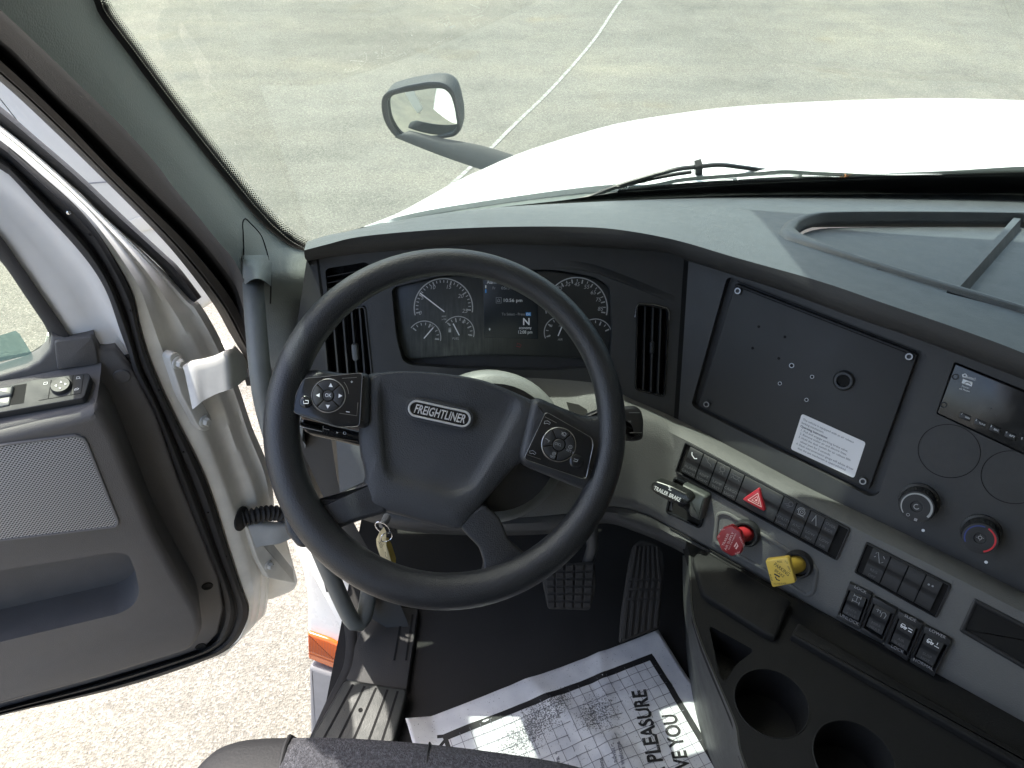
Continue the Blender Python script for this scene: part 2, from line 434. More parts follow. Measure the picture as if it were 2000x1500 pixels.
# hood
NH = 60
H0 = [(690, 455), (757, 429), (845, 409), (950, 392), (1090, 372), (1212, 359), (1400, 349), (1600, 342), (1840, 334), (2000, 325), (2250, 318), (2500, 318)]
HS = [(676, 455), (775, 417), (887, 356), (943, 330), (1013, 300), (1125, 263), (1212, 240), (1300, 225), (1424, 209), (1600, 198), (1800, 192), (2000, 196), (2250, 216), (2600, 262)]
TS = [1.66, 1.70, 1.78, 1.83, 1.89, 1.97, 2.03, 2.08, 2.13, 2.19, 2.24, 2.27, 2.27, 2.22]
h0 = [Z(q.x, q.y, 1.79 - .10 * max(0, (760 - q.x) / 84)) for q in rs([(x, y, 0) for x, y in H0], NH)]
hs_ = [D(q.x, q.y, q.z) for q in rs([(x, y, t) for (x, y), t in zip(HS, TS)], NH)]
rows = [[p + Vector((0, -.02, -.10)) for p in h0], h0]
for k in range(1, 10):
    f = k / 10; rows.append([a.lerp(b, f) + Vector((0, 0, .02 * math.sin(math.pi * f) * min(1, j / 20))) for j, (a, b) in enumerate(zip(h0, hs_))])
rows.append(hs_)
for dy, dz in ((.06, .035), (.16, .12), (.26, .28), (.33, .5), (.36, .8)): rows.append([p + Vector((0, dy, -dz)) for p in hs_])
rows = [[r[0] + Vector((-.03, 0, -.62)), r[0] + Vector((-.03, 0, -.2)), r[0] + Vector((-.012, 0, -.05))] + r for r in rows]
obj('hood', MB().loft(rows), M_white, truck, smooth=60)
# cowl band under the windscreen's lower edge
cw = [(640, 480), (700, 458), (760, 440), (845, 423), (985, 406), (1160, 394), (1360, 385), (1520, 381), (2000, 383), (2400, 395)]
c0 = [G(q.x, q.y, .012) + Vector((0, 0.0, -.05)) for q in rs([(x, y, 0) for x, y in cw], 50)]
hh = [Z(q.x, q.y, 1.772) for q in rs([(x, y + 1, 0) for x, y in H0], 50)]
obj('cowl', MB().loft([[p + Vector((0, 0, -.03)) for p in c0], c0, hh, [p + Vector((0, .05, -.03)) for p in hh]]), mk('cowl_grey', (.13, .15, .145), .6, var=.1), truck)
# windscreen
xs = [-.46 + i * (3.2 / 40) for i in range(41)]
def zr(x): return 2.98 if x < .0 else 2.98
mb = MB(); rows = []
for k in range(21):
    z = 1.66 + k * (1.20 / 20); rows.append([Vector((x, glass_y(x, z), z)) for x in xs])
mb.loft(rows); ws = obj('windscreen', mb, M_glass, truck, smooth=80)
tag(ws)
# black dotted border printed on the glass: pillar edge and lower edge
PE = [(150, -60), (182, 0), (196, 32), (245, 98), (350, 238), (490, 413), (546, 465), (574, 483), (606, 497)]
pe = rs([(x, y, 0) for x, y in PE], 240)
def offs(pl, d, i):
    a = pl[max(0, i - 1)]; b = pl[min(len(pl) - 1, i + 1)]; t = (b - a).normalized(); return Vector((pl[i].x + t.y * d, pl[i].y - t.x * d, 0))
mb = MB()
wd = lambda i: 13 if i < 200 else 13 - 8 * (i - 200) / 40
r0 = [G(*offs(pe, -16, i)[:2], .004) for i in range(240)]; r1 = [G(*offs(pe, wd(i), i)[:2], .004) for i in range(240)]
mb.loft([r0, r1])
def dot(c, r):
    vs = [G(c.x + r * math.cos(a * math.pi / 3), c.y + r * math.sin(a * math.pi / 3), .004) for a in range(6)]; mb.add(vs, [(0, 1, 2, 3, 4, 5)])
fine = rs([(x, y, 0) for x, y in PE], 150)
for row, (d, r) in enumerate(((2.4, 2.9), (6.0, 2.5), (9.6, 2.0), (13.2, 1.5), (16.6, 1.1))):
    for i in range(150):
        k = i + (.5 if row % 2 else 0); i0 = min(149, int(k)); q = offs(fine, wd(i0 * 1.6) + d, i0)
        if row % 2 and i0 < 149: q = (q + offs(fine, wd(i0 * 1.6) + d, i0 + 1)) / 2
        dot(q, r)
LO = [(640, 470), (690, 455), (760, 441), (845, 421), (1000, 402), (1100, 391), (1200, 377), (1300, 370), (1500, 357), (1700, 350), (1840, 346), (2000, 342), (2200, 342)]
LI = [(640, 478), (700, 461), (760, 448), (845, 430), (985, 412), (1160, 400), (1300, 392), (1400, 389), (1520, 386), (2000, 388), (2200, 394)]
lo = rs([(x, y, 0) for x, y in LO], 300)
mb.loft([[G(q.x, q.y, .004) for q in lo], [G(q.x, q.y, .004) for q in rs([(x, y, 0) for x, y in LI], 300)]])
for row, (d, r) in enumerate(((1.8, 3.0), (5.0, 2.4), (8.4, 1.7))):
    for i in range(110, 300):
        q = offs(lo, d, i)
        if row % 2 and i < 299: q = (q + offs(lo, d, i + 1)) / 2
        dot(q, r)
obj('glass_border', mb, mk('ceramic_frit', (.006, .006, .007), .5), ws)
# cab shell: roof, made-up overhang shading wheel and right dash, unseen walls
mb = MB()
roofF = Fr((0, 0, 2.80), (0, 0, 1))
mb.plate(roofF, [(-.56, -1.3), (2.8, -1.3), (2.8, SHADE_Y2), (SHADE_X, SHADE_Y2), (SHADE_X, SHADE_Y), (-.56, SHADE_Y)], 0, .06)
obj('roof_and_shade_overhang', mb, M_head, truck, smooth=0)
mb = MB(); mb.box((1.15, -1.3, 1.95), 3.4, .05, 1.75); obj('rear_wall', mb, M_head, truck, smooth=0)
mb = MB(); mb.box((2.82, 0, 1.95), .05, 2.6, 1.6)
mb2 = MB(); mb2.box((-.55, -.9, 1.95), .06, .8, 1.75); obj('door_pillar', mb2, M_white, truck, smooth=0); obj('side_wall', mb, M_head, truck, smooth=0)
# ---- A-pillar: strips between the windscreen edge and the door opening
NP = 70
def px3(pts, n=NP): return rs([(x, y, 0) for x, y in pts], n)
E0 = [(140, -80), (182, 0), (196, 32), (245, 98), (350, 238), (490, 413), (546, 465), (574, 483), (598, 493), (607, 530), (612, 600), (600, 720), (590, 860)]
E1 = [(-110, -88), (0, 18), (60, 74), (112, 124), (176, 186), (240, 249), (304, 319), (339, 366), (382, 417), (424, 469), (458, 510), (480, 560), (510, 660), (545, 760), (590, 880)]
E2 = [(-140, -50), (0, 77), (29, 102), (115, 190), (176, 247), (280, 355), (365, 440), (416, 498), (460, 559), (480, 620), (510, 720), (545, 820), (590, 940)]
E3 = [(-150, -10), (0, 118), (118, 228), (224, 338), (365, 476), (450, 581), (478, 640), (505, 720), (540, 830), (590, 960)]
E4 = [(-160, 30), (0, 159), (96, 247), (190, 338), (280, 428), (348, 503), (416, 593), (450, 653), (484, 709), (505, 760), (545, 860), (590, 985)]
def G2(x, y):
    q = G(x, y, .006); return q
e0 = [G2(q.x, q.y) if q.x < 597 and q.y < 492 else None for q in px3(E0)]
last = next(i for i in range(NP) if e0[i] is None)
dlast = (e0[last - 1] - EYE).dot(FW)
p0 = px3(E0)
for i in range(last, NP): e0[i] = D(p0[i].x, p0[i].y, dlast - .12 * min(1, (i - last) / 3) + .02 * (i - last) / 20)
e1 = [X(q.x, q.y, -.405) if i < 52 else None for i, q in enumerate(px3(E1))]
p1 = px3(E1); d51 = (e1[51] - EYE).dot(FW)
for i in range(52, NP): e1[i] = D(p1[i].x, p1[i].y, d51 + .012 * (i - 51))
def xrow(E, x):
    out = []
    for q in px3(E):
        out.append(X(q.x, q.y, x))
    return out
e2 = xrow(E2, -.455); e3 = xrow(E3, -.47); e4 = xrow(E4, -.50)
mid = [[a.lerp(b, f) + (Vector((.05, -.03, .02)) * (4 * f * (1 - f)) * .16) for a, b in zip(e0, e1)] for f in (.2, .4, .6, .8)]
mbp = MB().loft([e0] + mid + [e1])
pillar = obj('pillar_trim', mbp, M_pillar, truck, smooth=70)
bvh_p = BVHTree.FromPolygons(mbp.v, mbp.f)
def hit(b, px, py):
    r = ray(px, py).normalized(); h = b.ray_cast(EYE, r); return h
mb = MB().loft([e1, [a.lerp(b, .12) + Vector((-.02, .02, 0)) for a, b in zip(e1, e2)], e2]); obj('pillar_side_trim', mb, mk('pillar_side', (.062, .060, .060), .6, bump=(600, .3, 'v')), truck, smooth=50)
mid23 = [a.lerp(b, .5) + Vector((-.03, .03, 0)) for a, b in zip(e2, e3)]
mid34 = [a.lerp(b, .55) + Vector((.008, -.008, 0)) for a, b in zip(e3, e4)]
ds = obj('door_seal', MB().loft([e2, mid23, e3]), mk('seal_black', (.014, .014, .015), .7), truck, smooth=50)
obj('seal_lip', MB().loft([e3, [a.lerp(b, .5) + Vector((.008, -.008, 0)) for a, b in zip(e3, e4)], [a.lerp(b, .58) + Vector((-.003, .003, 0)) for a, b in zip(e3, e4)], [a.lerp(b, .66) + Vector((.008, -.008, 0)) for a, b in zip(e3, e4)], e4, [p + Vector((-.02, .05, 0)) for p in e4]]), mk('seal_brown', (.060, .055, .050), .7, bump=(300, .2, 'n')), ds, smooth=40)
# seam of the handle cover on the pillar
seam = rs([(x, y, 0) for x, y in [(478, 540), (475, 518), (476, 490), (475, 459), (474, 436), (479, 427), (488, 435), (508, 457), (518, 481), (525, 510), (529, 552), (528, 593)]], 60)
pts = []
for q in seam:
    h = hit(bvh_p, q.x, q.y)
    if h[0] is not None: pts.append(h[0] + (EYE - h[0]).normalized() * .0006)
obj('handle_cover_seam', MB().tube(pts, .0011, 6), M_void, pillar)
# bulge over the top of the grab handle
mb = MB(); rows = []
for k in range(11):
    f = k / 10; row = []
    for j in range(15):
        g = j / 14; px = 474 + (530 - 474) * g; py = 498 + 62 * f - 16 * math.sin(math.pi * g) * f
        h = hit(bvh_p, px, py); t = (h[0] - EYE).dot(FW) if h[0] is not None else (row[-1] - EYE).dot(FW) if row else 1.2
        row.append(D(px, py, t - .001 - .075 * math.sin(math.pi * g) ** .8 * f ** 1.3))
    rows.append(row)
hc = obj('handle_cover', mb.loft(rows), M_pillar, truck, smooth=80)
lastr = rows[-1]; back = [EYE + (p - EYE) * 1.06 for p in lastr]
obj('cover_socket', MB().loft([lastr, back]), M_black, hc)
gh = rs([(x, y, t) for x, y, t in [(494, 545, 1.19), (496, 580, 1.16), (501, 650, 1.145), (508, 725, 1.14), (520, 800, 1.16), (548, 890, 1.19), (590, 990, 1.26), (640, 1110, 1.36), (678, 1195, 1.43), (694, 1217, 1.45), (707, 1212, 1.46), (716, 1185, 1.47), (722, 1140, 1.48)]], 70)
obj('grab_handle', MB().tube([D(q.x, q.y, q.z) for q in gh], [.0158] * 70, 16), mk('handle_rubber', (.14, .15, .145), .5, bump=(500, .2, 'n'), var=.1), truck, smooth=80)
# dark post behind the wheel at the left end of the dash
post = [[D(x, y, t) for x, y, t in r] for r in ([(556, 800, 1.34), (590, 880, 1.38), (640, 990, 1.42), (690, 1110, 1.48), (725, 1200, 1.52), (735, 1330, 1.55)],
        [(610, 780, 1.32), (628, 880, 1.36), (655, 980, 1.40), (710, 1110, 1.46), (745, 1200, 1.5), (790, 1330, 1.53)], [(640, 780, 1.31), (650, 880, 1.35), (672, 980, 1.40), (740, 1110, 1.46), (790, 1200, 1.5), (830, 1320, 1.54)])]
obj('kick_panel', MB().loft([rs(r, 24) for r in post]), M_lip, truck, smooth=60)
# floor, firewall, sill
FZ = 1.20
floorF = Fr((0, .7, FZ), (0, 0, 1))
mb = MB(); mb.plate(floorF, [(-.34, -2.0), (2.7, -2.0), (2.7, .47), (-.34, .47)], -.04, 0); 
obj('floor', mb, M_floor, truck, smooth=0)
fw = [[Vector((x, 1.14 + .16 * min(1, k / 3), FZ - .01 + .075 * k)) for x in (-.34, 0, .5, 1.0, 2.7)] for k in range(8)]
obj('firewall', MB().loft(fw), M_floor, truck)
sdF = Fr((-.41, 0, 0), (1, 0, 0), Vector((0, 1, 0)))
mb = MB(); mb.plate(sdF, [(1.08, 1.0), (1.65, 1.0), (1.65, 1.52), (1.3, 1.60), (1.08, 1.80)], -.03, 0); obj('cowl_side', mb, M_lip, truck, smooth=0)
mb = MB(); mb.box((-.33, 1.15, 1.70), .26, .26, .02); obj('sun_leak_block', mb, M_lip, truck, smooth=0)  # unseen box added to block a sun leak onto the floor
sillF = Fr((0, .7, FZ + .012), (0, 0, 1))
mb = MB(); mb.plate(sillF, sillF.poly([(722, 1185), (818, 1190), (795, 1350), (672, 1330), (682, 1290)], 0), -.05, .004, .004)
sill = obj('sill_trim', mb, M_lip, truck)
mb = MB()
for a, b in (((786, 1198), (770, 1290)), ((806, 1200), (793, 1290))): mb.pstroke(sillF, [a, b], 4, .0055)
obj('sill_groove', mb, M_void, sill)
mb = MB(); trp = [(674, 1326), (796, 1346), (768, 1452), (600, 1452)]
mb.plate(sillF, rnd(sillF.poly(trp, .02), .01), -.03, .02, .004)
td = obj('tread_plate', mb, M_tread, truck)
mb = MB()
for f in (.16, .34, .52, .70, .86):
    a = (674 + 122 * f, 1326 + 20 * f); b = (600 + 168 * f, 1452); mb.pstroke(sillF, [(a[0] * .94 + b[0] * .06, a[1] * .94 + b[1] * .06), b], 4.5, .0206)
mb.lathe(Fr(sillF.p(704, 1387, .02), (0, 0, 1)), (0, 0), [(.004, 0), (.004, .001), (.0025, .0014), (0.002, .0004)], 12)
obj('tread_groove', mb, M_void, td)
# black weatherstrip along the sill's outer edge
for k, (dx, r) in enumerate(((0, .013), (16, .009), (28, .008))):
    p = rs([(684 + dx, 1215), (686 + dx, 1255), (683 + dx * .9, 1300), (672 + dx * .8, 1335), (650 + dx * .6, 1385), (610 + dx * .5, 1460)], 30) if False else [Vector(q) for q in [(684 + dx, 1215, 0), (688 + dx, 1255, 0), (684 + dx * .9, 1300, 0), (670 + dx * .8, 1335, 0), (650 + dx * .3, 1375, 0), (612 + dx * .2, 1460, 0)]]
    p = rs(p, 30); obj('weatherstrip', MB().tube([Z(q.x, q.y, FZ + .005) for q in p], r, 10), M_rubber, truck, smooth=80)
# outside skin below the door opening, amber marker and step fairing
skF = Fr(D(640, 1200, 2.02), (-.30, -.92, .25))
mb = MB(); mb.plate(skF, rnd(skF.poly([(560, 1040), (640, 1020), (700, 1190), (720, 1330), (640, 1290), (599, 1238), (598, 1160), (588, 1110)]), .01), -.05, 0, .012)
obj('side_skirt', mb, M_white, truck)
mb = MB(); mb.plate(skF, rnd(skF.poly([(599, 1236), (640, 1250), (686, 1274), (684, 1320), (640, 1303), (601, 1288)], .012), .006), -.03, .012, .008)
ml = obj('marker_lamp', mb, M_orange, truck)
mb = MB()
for i in range(26):
    x = 603 + i * 3.0; mb.pstroke(skF, [(x, 1241 + (x - 600) * .36), (x + 1, 1272 + (x - 600) * .36)], 1.1, .0128)
mb.pstroke(skF, [(601, 1276), (640, 1290), (684, 1308)], 1.6, .0128)
obj('lens_rib', mb, mk('amber_deep', (.30, .035, .006), .35), ml)
mb = MB(); mb.plate(skF, rnd(skF.poly([(601, 1302), (650, 1318), (700, 1335), (700, 1480), (612, 1480), (604, 1440)], .02), .012), -.05, .02, .015)
obj('step_fairing', mb, M_fair, truck)
# ------------------------------------------------------------------ DASHBOARD
fasF = Fr(D(970, 620, 1.25), (0, -.87, .49))
S0 = fasF.p(1342, 505)
stF = Fr(S0, (-.55, -.72, .42))
def low(px, py, h=0.0):                                        # nearer of the two panels of the wrap-around dash
    r = ray(px, py); t = []
    for f in (fasF, stF):
        t.append(f.n.dot(f.O + f.n * h - EYE) / f.n.dot(r))
    return EYE + r * min(t)
dash = thing('dashboard', 'dark wrap-around dashboard with a light grey lower panel below the windscreen', 'dashboard', S0)
ND = 90
A_ = [(594, 489), (640, 477), (705, 462), (845, 449), (985, 443), (1125, 443), (1212, 449), (1320, 469), (1440, 504), (1600, 549), (1720, 590), (1880, 645), (2000, 690), (2200, 775)]
B_ = [(612, 480), (650, 467), (700, 458), (845, 423), (985, 405), (1160, 394), (1360, 384), (1520, 380), (1750, 379), (2000, 381), (2300, 392)]
C_ = [(600, 509), (650, 500), (775, 488), (950, 476), (1125, 480), (1300, 492), (1344, 508), (1520, 564), (1650, 612), (1800, 664), (2000, 740), (2200, 820)]
def r3(p, n=ND): return rs([(x, y, 0) for x, y in p], n)
ra = [Z(q.x, q.y, 1.985) for q in r3(A_)]; rb = [G(q.x, q.y, .006) for q in r3(B_)]
rows = [ra] + [[a.lerp(b, k / 8) + Vector((0, 0, .012 * math.sin(math.pi * k / 8))) for a, b in zip(ra, rb)] for k in range(1, 8)] + [rb]
mbt = MB().loft(rows); bvh_t = BVHTree.FromPolygons(mbt.v, mbt.f)
rc = [Z(q.x, q.y, 1.952) for q in r3(C_)]
ul = [low(q.x, q.y + 1.5, -.004) for q in r3(C_)]
md = [[a.lerp(b, f) + Vector((0, -.006 * math.sin(math.pi * f), 0)) for a, b in zip(ra, rc)] for f in (.2, .4, .6, .8)]
obj('front_lip', MB().loft([ra] + md + [rc, ul]), M_lip, dash, smooth=55)
# left end of the lip
mb = MB(); mb.loft([[ra[0], rc[0], ul[0]], [p + Vector((-.004, .02, -.02)) for p in (ra[0], rc[0], ul[0])]]); obj('lip_end', mb, M_lip, dash)
# storage tray on the top
def td_(px, py, off):
    h = hit(bvh_t, px, py)
    if h[0] is None: return Z(px, py, 1.9)
    return h[0] + Vector((0, 0, off))
tro = [(1519, 457), (1528, 441), (1560, 426), (1620, 419), (1800, 418), (2000, 421), (2080, 425), (2080, 640), (2000, 612), (1800, 552), (1660, 508), (1560, 476), (1528, 466)]
tri = [(1553, 450), (1562, 437), (1590, 425), (1640, 420.5), (1800, 419.5), (2000, 422), (2070, 427), (2070, 626), (2000, 604), (1800, 543), (1660, 499), (1590, 472), (1562, 459)]
o_ = rs([(x, y, 0) for x, y in tro], 80, True); i_ = rs([(x, y, 0) for x, y in tri], 80, True)
ro = [td_(q.x, q.y, .0005) for q in o_]; ri = [td_(q.x, q.y, .0005) for q in i_]
def inpoly(x, y, P):
    c = False
    for (x1, y1), (x2, y2) in zip(P, P[1:] + P[:1]):
        if (y1 > y) != (y2 > y) and x < (x2 - x1) * (y - y1) / (y2 - y1) + x1: c = not c
    return c
def px_of(P):
    d = P - EYE; k = d.dot(FW); return 1000 + FPX * d.dot(RT) / k, 750 - FPX * d.dot(UP) / k
TI = [(q.x, q.y) for q in i_]
# the pad again on a finer grid, with the tray's opening left out
NQ = 220; fa = [Z(q.x, q.y, 1.985) for q in r3(A_, NQ)]; fb = [G(q.x, q.y, .006) for q in r3(B_, NQ)]
rows = [[a.lerp(b, k / 32) + Vector((0, 0, .012 * math.sin(math.pi * k / 32))) for a, b in zip(fa, fb)] for k in range(33)]
mbf = MB().loft(rows); inside = [inpoly(*px_of(v), TI) for v in mbf.v]
mbf.f = [f for f in mbf.f if not any(inside[k] for k in f)]
top_pad = obj('top_pad', mbf, M_dash, dash, smooth=60)
UPV = Vector((0, .25, 1)).normalized()
fl = [p - UPV * .024 for p in ri]
mb = MB().loft([[p - UPV * .002 for p in ro], [a.lerp(b, .12) + UPV * .004 for a, b in zip(ro, ri)], [a.lerp(b, .45) + UPV * .0065 for a, b in zip(ro, ri)], [a.lerp(b, .85) + UPV * .0055 for a, b in zip(ro, ri)], [p + UPV * .002 for p in ri], [p - UPV * .018 for p in ri], [a.lerp(b, .5) for a, b in zip(ri, fl)]], closed=True)
tray = obj('tray_rim', mb, M_dash, dash, smooth=50)
cxt = sum(p.x for p in i_) / 80, sum(p.y for p in i_) / 80; rows = [[p + UPV * .0 for p in fl]]
for s_ in (.9, .75, .55, .3, .05): rows.append([td_(cxt[0] + (q.x - cxt[0]) * s_, cxt[1] + (q.y - cxt[1]) * s_, 0) - UPV * .024 for q in i_])
mtf = MB().loft(rows, closed=True); mtf.add(rows[-1], [tuple(range(80))]); obj('tray_floor', mtf, M_dash, tray, smooth=80)
dv = [Vector((1985, 424, 0)).lerp(Vector((1864, 558, 0)), k / 12) for k in range(13)]
l_ = []; m_ = []; n_ = []; k_ = []
for q in dv:
    l_.append(td_(q.x - 10, q.y, .0) - UPV * .024); m_.append(td_(q.x - 4, q.y - 2, 0) - UPV * .003); n_.append(td_(q.x + 10, q.y, 0) - UPV * .003); k_.append(td_(q.x + 14, q.y + 3, 0) - UPV * .024)
obj('tray_divider', MB().loft([l_, m_, n_, k_]), M_dash, tray, smooth=30)
# driver's fascia with openings for the cluster and the vents
clus = [(764, 562), (850, 541), (950, 528), (1080, 526), (1160, 540), (1192, 560), (1196, 640), (1192, 708), (1180, 716), (1080, 724), (985, 722), (880, 719), (802, 713), (786, 705), (774, 660)]
v_top = [(635, 530), (640, 524), (714, 512), (721, 517), (723, 565), (640, 577)]
v_low = [(628, 612), (714, 596), (729, 737), (640, 742)]
v_right = [(1243, 592), (1307, 602), (1300, 776), (1239, 762)]
fp = [(600, 500), (775, 478), (950, 466), (1125, 470), (1300, 482), (1343, 498), (1321, 822), (1228, 782), (1170, 752), (975, 741), (780, 735), (600, 745), (560, 770)]
hol = [(rnd(fasF.poly(v_top), .004), .03), (rnd(fasF.poly(v_low), .004), .035), (rnd(fasF.poly(v_right), .007), .035), (rnd(fasF.poly(clus), .010), .03)]
mb = MB(); mb.plate(fasF, fasF.poly(fp), -.04, 0, 0, holes=hol)
fascia = obj('driver_fascia', mb, M_fascia, dash, smooth=30)
mb = MB(); mb.plate(fasF, fasF.poly([(1336, 500), (1345, 503), (1325, 824), (1316, 818)]), -.01, .0015); obj('fascia_joint', mb, M_void, fascia)
mb = MB(); mb.plate(fasF, fasF.poly([(618, 505), (622, 505), (640, 640), (634, 640)]), -.01, .0008); obj('end_joint', mb, M_void, fascia)
def vent(name, hole, lines, label=None, frame=None):
    v = obj(name, MB().plate(fasF, rnd(fasF.poly(hole), .006), -.034, -.030), M_void, dash)
    for (a, b, w) in lines:
        A1, B1 = Vector(fasF.l(*a)), Vector(fasF.l(*b)); d = (B1 - A1).normalized(); m = Vector((-d.y, d.x)) * w / 2
        obj('vane', MB().plate(fasF, [tuple(A1 + m), tuple(B1 + m), tuple(B1 - m), tuple(A1 - m)], -.024, -.003, .0004, 1), M_fascia, v)
    if frame:
        o = rnd(fasF.poly(hole), .009); i = inset(ccw(o), .003); obj('vent_frame', MB().ring(fasF, ccw(o), i, -.004, .003, .001), frame, v)
    return v
vent('defroster_vent', v_top, [((638, 541), (722, 525), .0014), ((639, 553), (722, 537), .0014), ((640, 565), (722, 549), .0014)])
lv = vent('air_vent', v_low, [((649, 612), (660, 740), .003), ((668, 608), (679, 740), .003), ((685, 604), (697, 740), .003), ((701, 600), (712, 740), .003)], frame=M_fascia)
obj('vent_tab', MB().plate(fasF, rnd(fasF.poly([(686, 672), (697, 672), (700, 703), (692, 706), (688, 700)], .004), .003), -.01, .006, .002), M_grey_d, lv)
rv = vent('air_vent', v_right, [((1261, 598), (1257, 766), .0022), ((1277, 600), (1272, 770), .0022), ((1292, 602), (1286, 774), .0022)], frame=M_gloss)
obj('vent_trim', MB().tube([fasF.p(x, y, .004) for x, y in [(1240, 620), (1243, 600), (1247, 593), (1275, 594), (1302, 601), (1307, 608), (1307, 625)]], .0012, 8), M_chrome_d, rv)
obj('vent_tab', MB().plate(fasF, rnd(fasF.poly([(1271, 668), (1280, 669), (1279, 692), (1270, 691)], .002), .002), -.012, .0, .002), M_black, rv)
# hood of the cluster: a soft ridge to the right of the gauges
mb = MB(); ridge = rs([(x, y, 0) for x, y in [(1080, 520), (1150, 528), (1210, 548), (1270, 572), (1318, 592)]], 24)
mb.loft([[fasF.p(q.x, q.y - 14, 0.0) for q in ridge], [fasF.p(q.x, q.y - 4, .006 * math.sin(math.pi * i / 23)) for i, q in enumerate(ridge)], [fasF.p(q.x, q.y, .007 * math.sin(math.pi * i / 23)) for i, q in enumerate(ridge)], [fasF.p(q.x, q.y + 3, 0) for q in ridge]])
obj('cluster_brow', mb, M_fascia, fascia, smooth=70)
# centre stack
blank_o = [(1420, 541), (1440, 545), (1800, 686), (1813, 697), (1716, 965), (1700, 971), (1362, 800), (1350, 790)]
radio_o = [(1864, 706), (2160, 826), (2120, 945), (1828, 808)]
sp = [(1342, 498), (1520, 556), (1800, 656), (2000, 732), (2250, 836), (2250, 1285), (2000, 1166), (1800, 1066), (1600, 971), (1450, 893), (1321, 825)]
mb = MB(); mb.plate(stF, stF.poly(sp), -.03, 0, 0, holes=[(rnd(stF.poly(blank_o), .008), .016), (rnd(stF.poly(radio_o), .003), .012)])
stack = obj('center_stack', mb, M_fascia, dash, smooth=30)
mb = MB(); mb.plate(stF, rnd(stF.poly([(1436, 553), (1793, 692), (1697, 958), (1364, 792)], -.005), .004), -.016, -.005, .002)
bp_ = obj('blank_panel', mb, mk('powder_coat', (.024, .025, .026), .55, bump=(1500, .3, 'v'), var=.12, vscale=14), dash)
mb = MB()
for a, b in (((1440, 549), (1790, 686)), ((1436, 558), (1786, 695))): mb.pstroke(stF, [a, b], 2, -.0045)
obj('panel_groove', mb, M_void, bp_)
for x, y in ((1442, 568), (1776, 696), (1381, 789), (1686, 939)):
    f = Fr(stF.p(x, y, -.005), stF.n); mb = MB(); mb.lathe(f, (0, 0), [(.0062, 0), (.0062, .003), (.0052, .0038), (.0030, .0038), (.0026, .001)], 20)
    sc = obj('screw', mb, M_black, bp_); obj('washer', MB().ring(f, circ((0, 0), .0049, 20), circ((0, 0), .0031, 20), .0038, .0041), M_steel_d, sc)
for x, y in ((1482, 638), (1533, 658), (1470, 680), (1521, 700), (1586, 736), (1523, 749), (1575, 781), (1546, 714)):
    obj('drill_hole', MB().flat(stF, circ(stF.l(x, y, -.0045), .0022, 14), -.0045), M_void, bp_)
for x, y, r in ((1546, 714, .0038), (1586, 736, .0029), (1523, 749, .0029), (1575, 781, .0029)):
    c = stF.l(x, y, -.0043); obj('rivet_eyelet', MB().ring(stF, circ(c, r, 18), circ(c, r * .7, 18), -.005, -.0042), M_steel_d, bp_)
f = Fr(stF.p(1648, 743, -.005), stF.n)
obj('grommet', MB().lathe(f, (0, 0), [(.0150, 0), (.0150, .003), (.0125, .0052), (.0095, .0052), (.0080, .002)], 32), M_black, bp_)
obj('grommet_hole', MB().lathe(f, (0, 0), [(.0082, .0005), (.0082, .0022)], 24), M_void, bp_)
for c, r in (((1853, 881), 60), ((1978, 932), 62)):
    p = stF.l(*c); R = stF.px2l(*c, 2 * r) / 2; obj('blanking_ring', MB().arc(stF, p, R, R + .0009, 0, 360, .0006, 64), M_void, stack)
# lower panel
T_ = [(648, 742), (780, 732), (975, 735), (1170, 749), (1228, 777), (1320, 817), (1450, 885), (1600, 963), (1800, 1058), (2000, 1158), (2250, 1280)]
L_ = [(664, 966), (800, 1000), (975, 1010), (1100, 1003), (1190, 988), (1260, 1003), (1310, 1030), (1400, 1080), (1600, 1193), (1800, 1302), (2000, 1417), (2250, 1560)]
L2 = [(666, 992), (800, 1028), (975, 1036), (1100, 1030), (1180, 1012), (1250, 1032), (1310, 1058), (1400, 1108), (1600, 1222), (1800, 1331), (2000, 1447), (2250, 1592)]
def match(P, xs):                                              # rows whose columns share the same parameter along the panel
    return [Vector((x, float(np.interp(x, [p[0] for p in P], [p[1] for p in P])), 0)) for x in xs]
xsT = [600 + 1650 * i / 119 for i in range(120)]
def shear(P): return rs([(x, y, 0) for x, y in P], 120)
tT, tL, tL2 = shear(T_), shear(L_), shear(L2)
rows = []
for f, h in ((0, 0), (.035, .018), (.08, .034), (.15, .045), (.3, .045), (.5, .045), (.7, .045), (.9, .045), (.97, .044), (1, .040)):
    row = []
    for a, b in zip(tT, tL):
        q = a.lerp(b, f); k = max(0, min(1, (1240 - q.x) / 120)); ff = f
        hh = h if k == 0 else h * (1 - k) + k * (.0 + .075 * min(1, f / .45))
        row.append(low(q.x, q.y, hh))
    rows.append(row)
rows.append([low(q.x, q.y + 2, -.03) for q in tL])
mbl = MB().loft(rows); lower = obj('lower_panel', mbl, M_grey, dash, smooth=50)
bvh_l = BVHTree.FromPolygons(mbl.v, mbl.f)
lowF = Fr(stF.O + stF.n * .045, stF.n)
rows = [[low(q.x, q.y + 2, .028) for q in tL], [low(q.x, q.y + 1, .041) for q in tL], [low(a.x, a.lerp(b, .5).y, .047) for a, b in zip(tL, tL2)], [low(q.x, q.y, .040) for q in tL2], [low(q.x, q.y + 6, .0) for q in tL2], [low(q.x, q.y + 10, -.05) for q in tL2]]
obj('edge_trim', MB().loft(rows), mk('edge_pad', (.045, .046, .047), .5, bump=(520, .3, 'v'), var=.1), dash, smooth=60)
mb = MB(); pp = [q for q in tL if 1296 < q.x]
mb.tube([low(q.x, q.y + 1.5, .0440) for q in pp], .0011, 6); obj('trim_line', mb, M_void, dash)
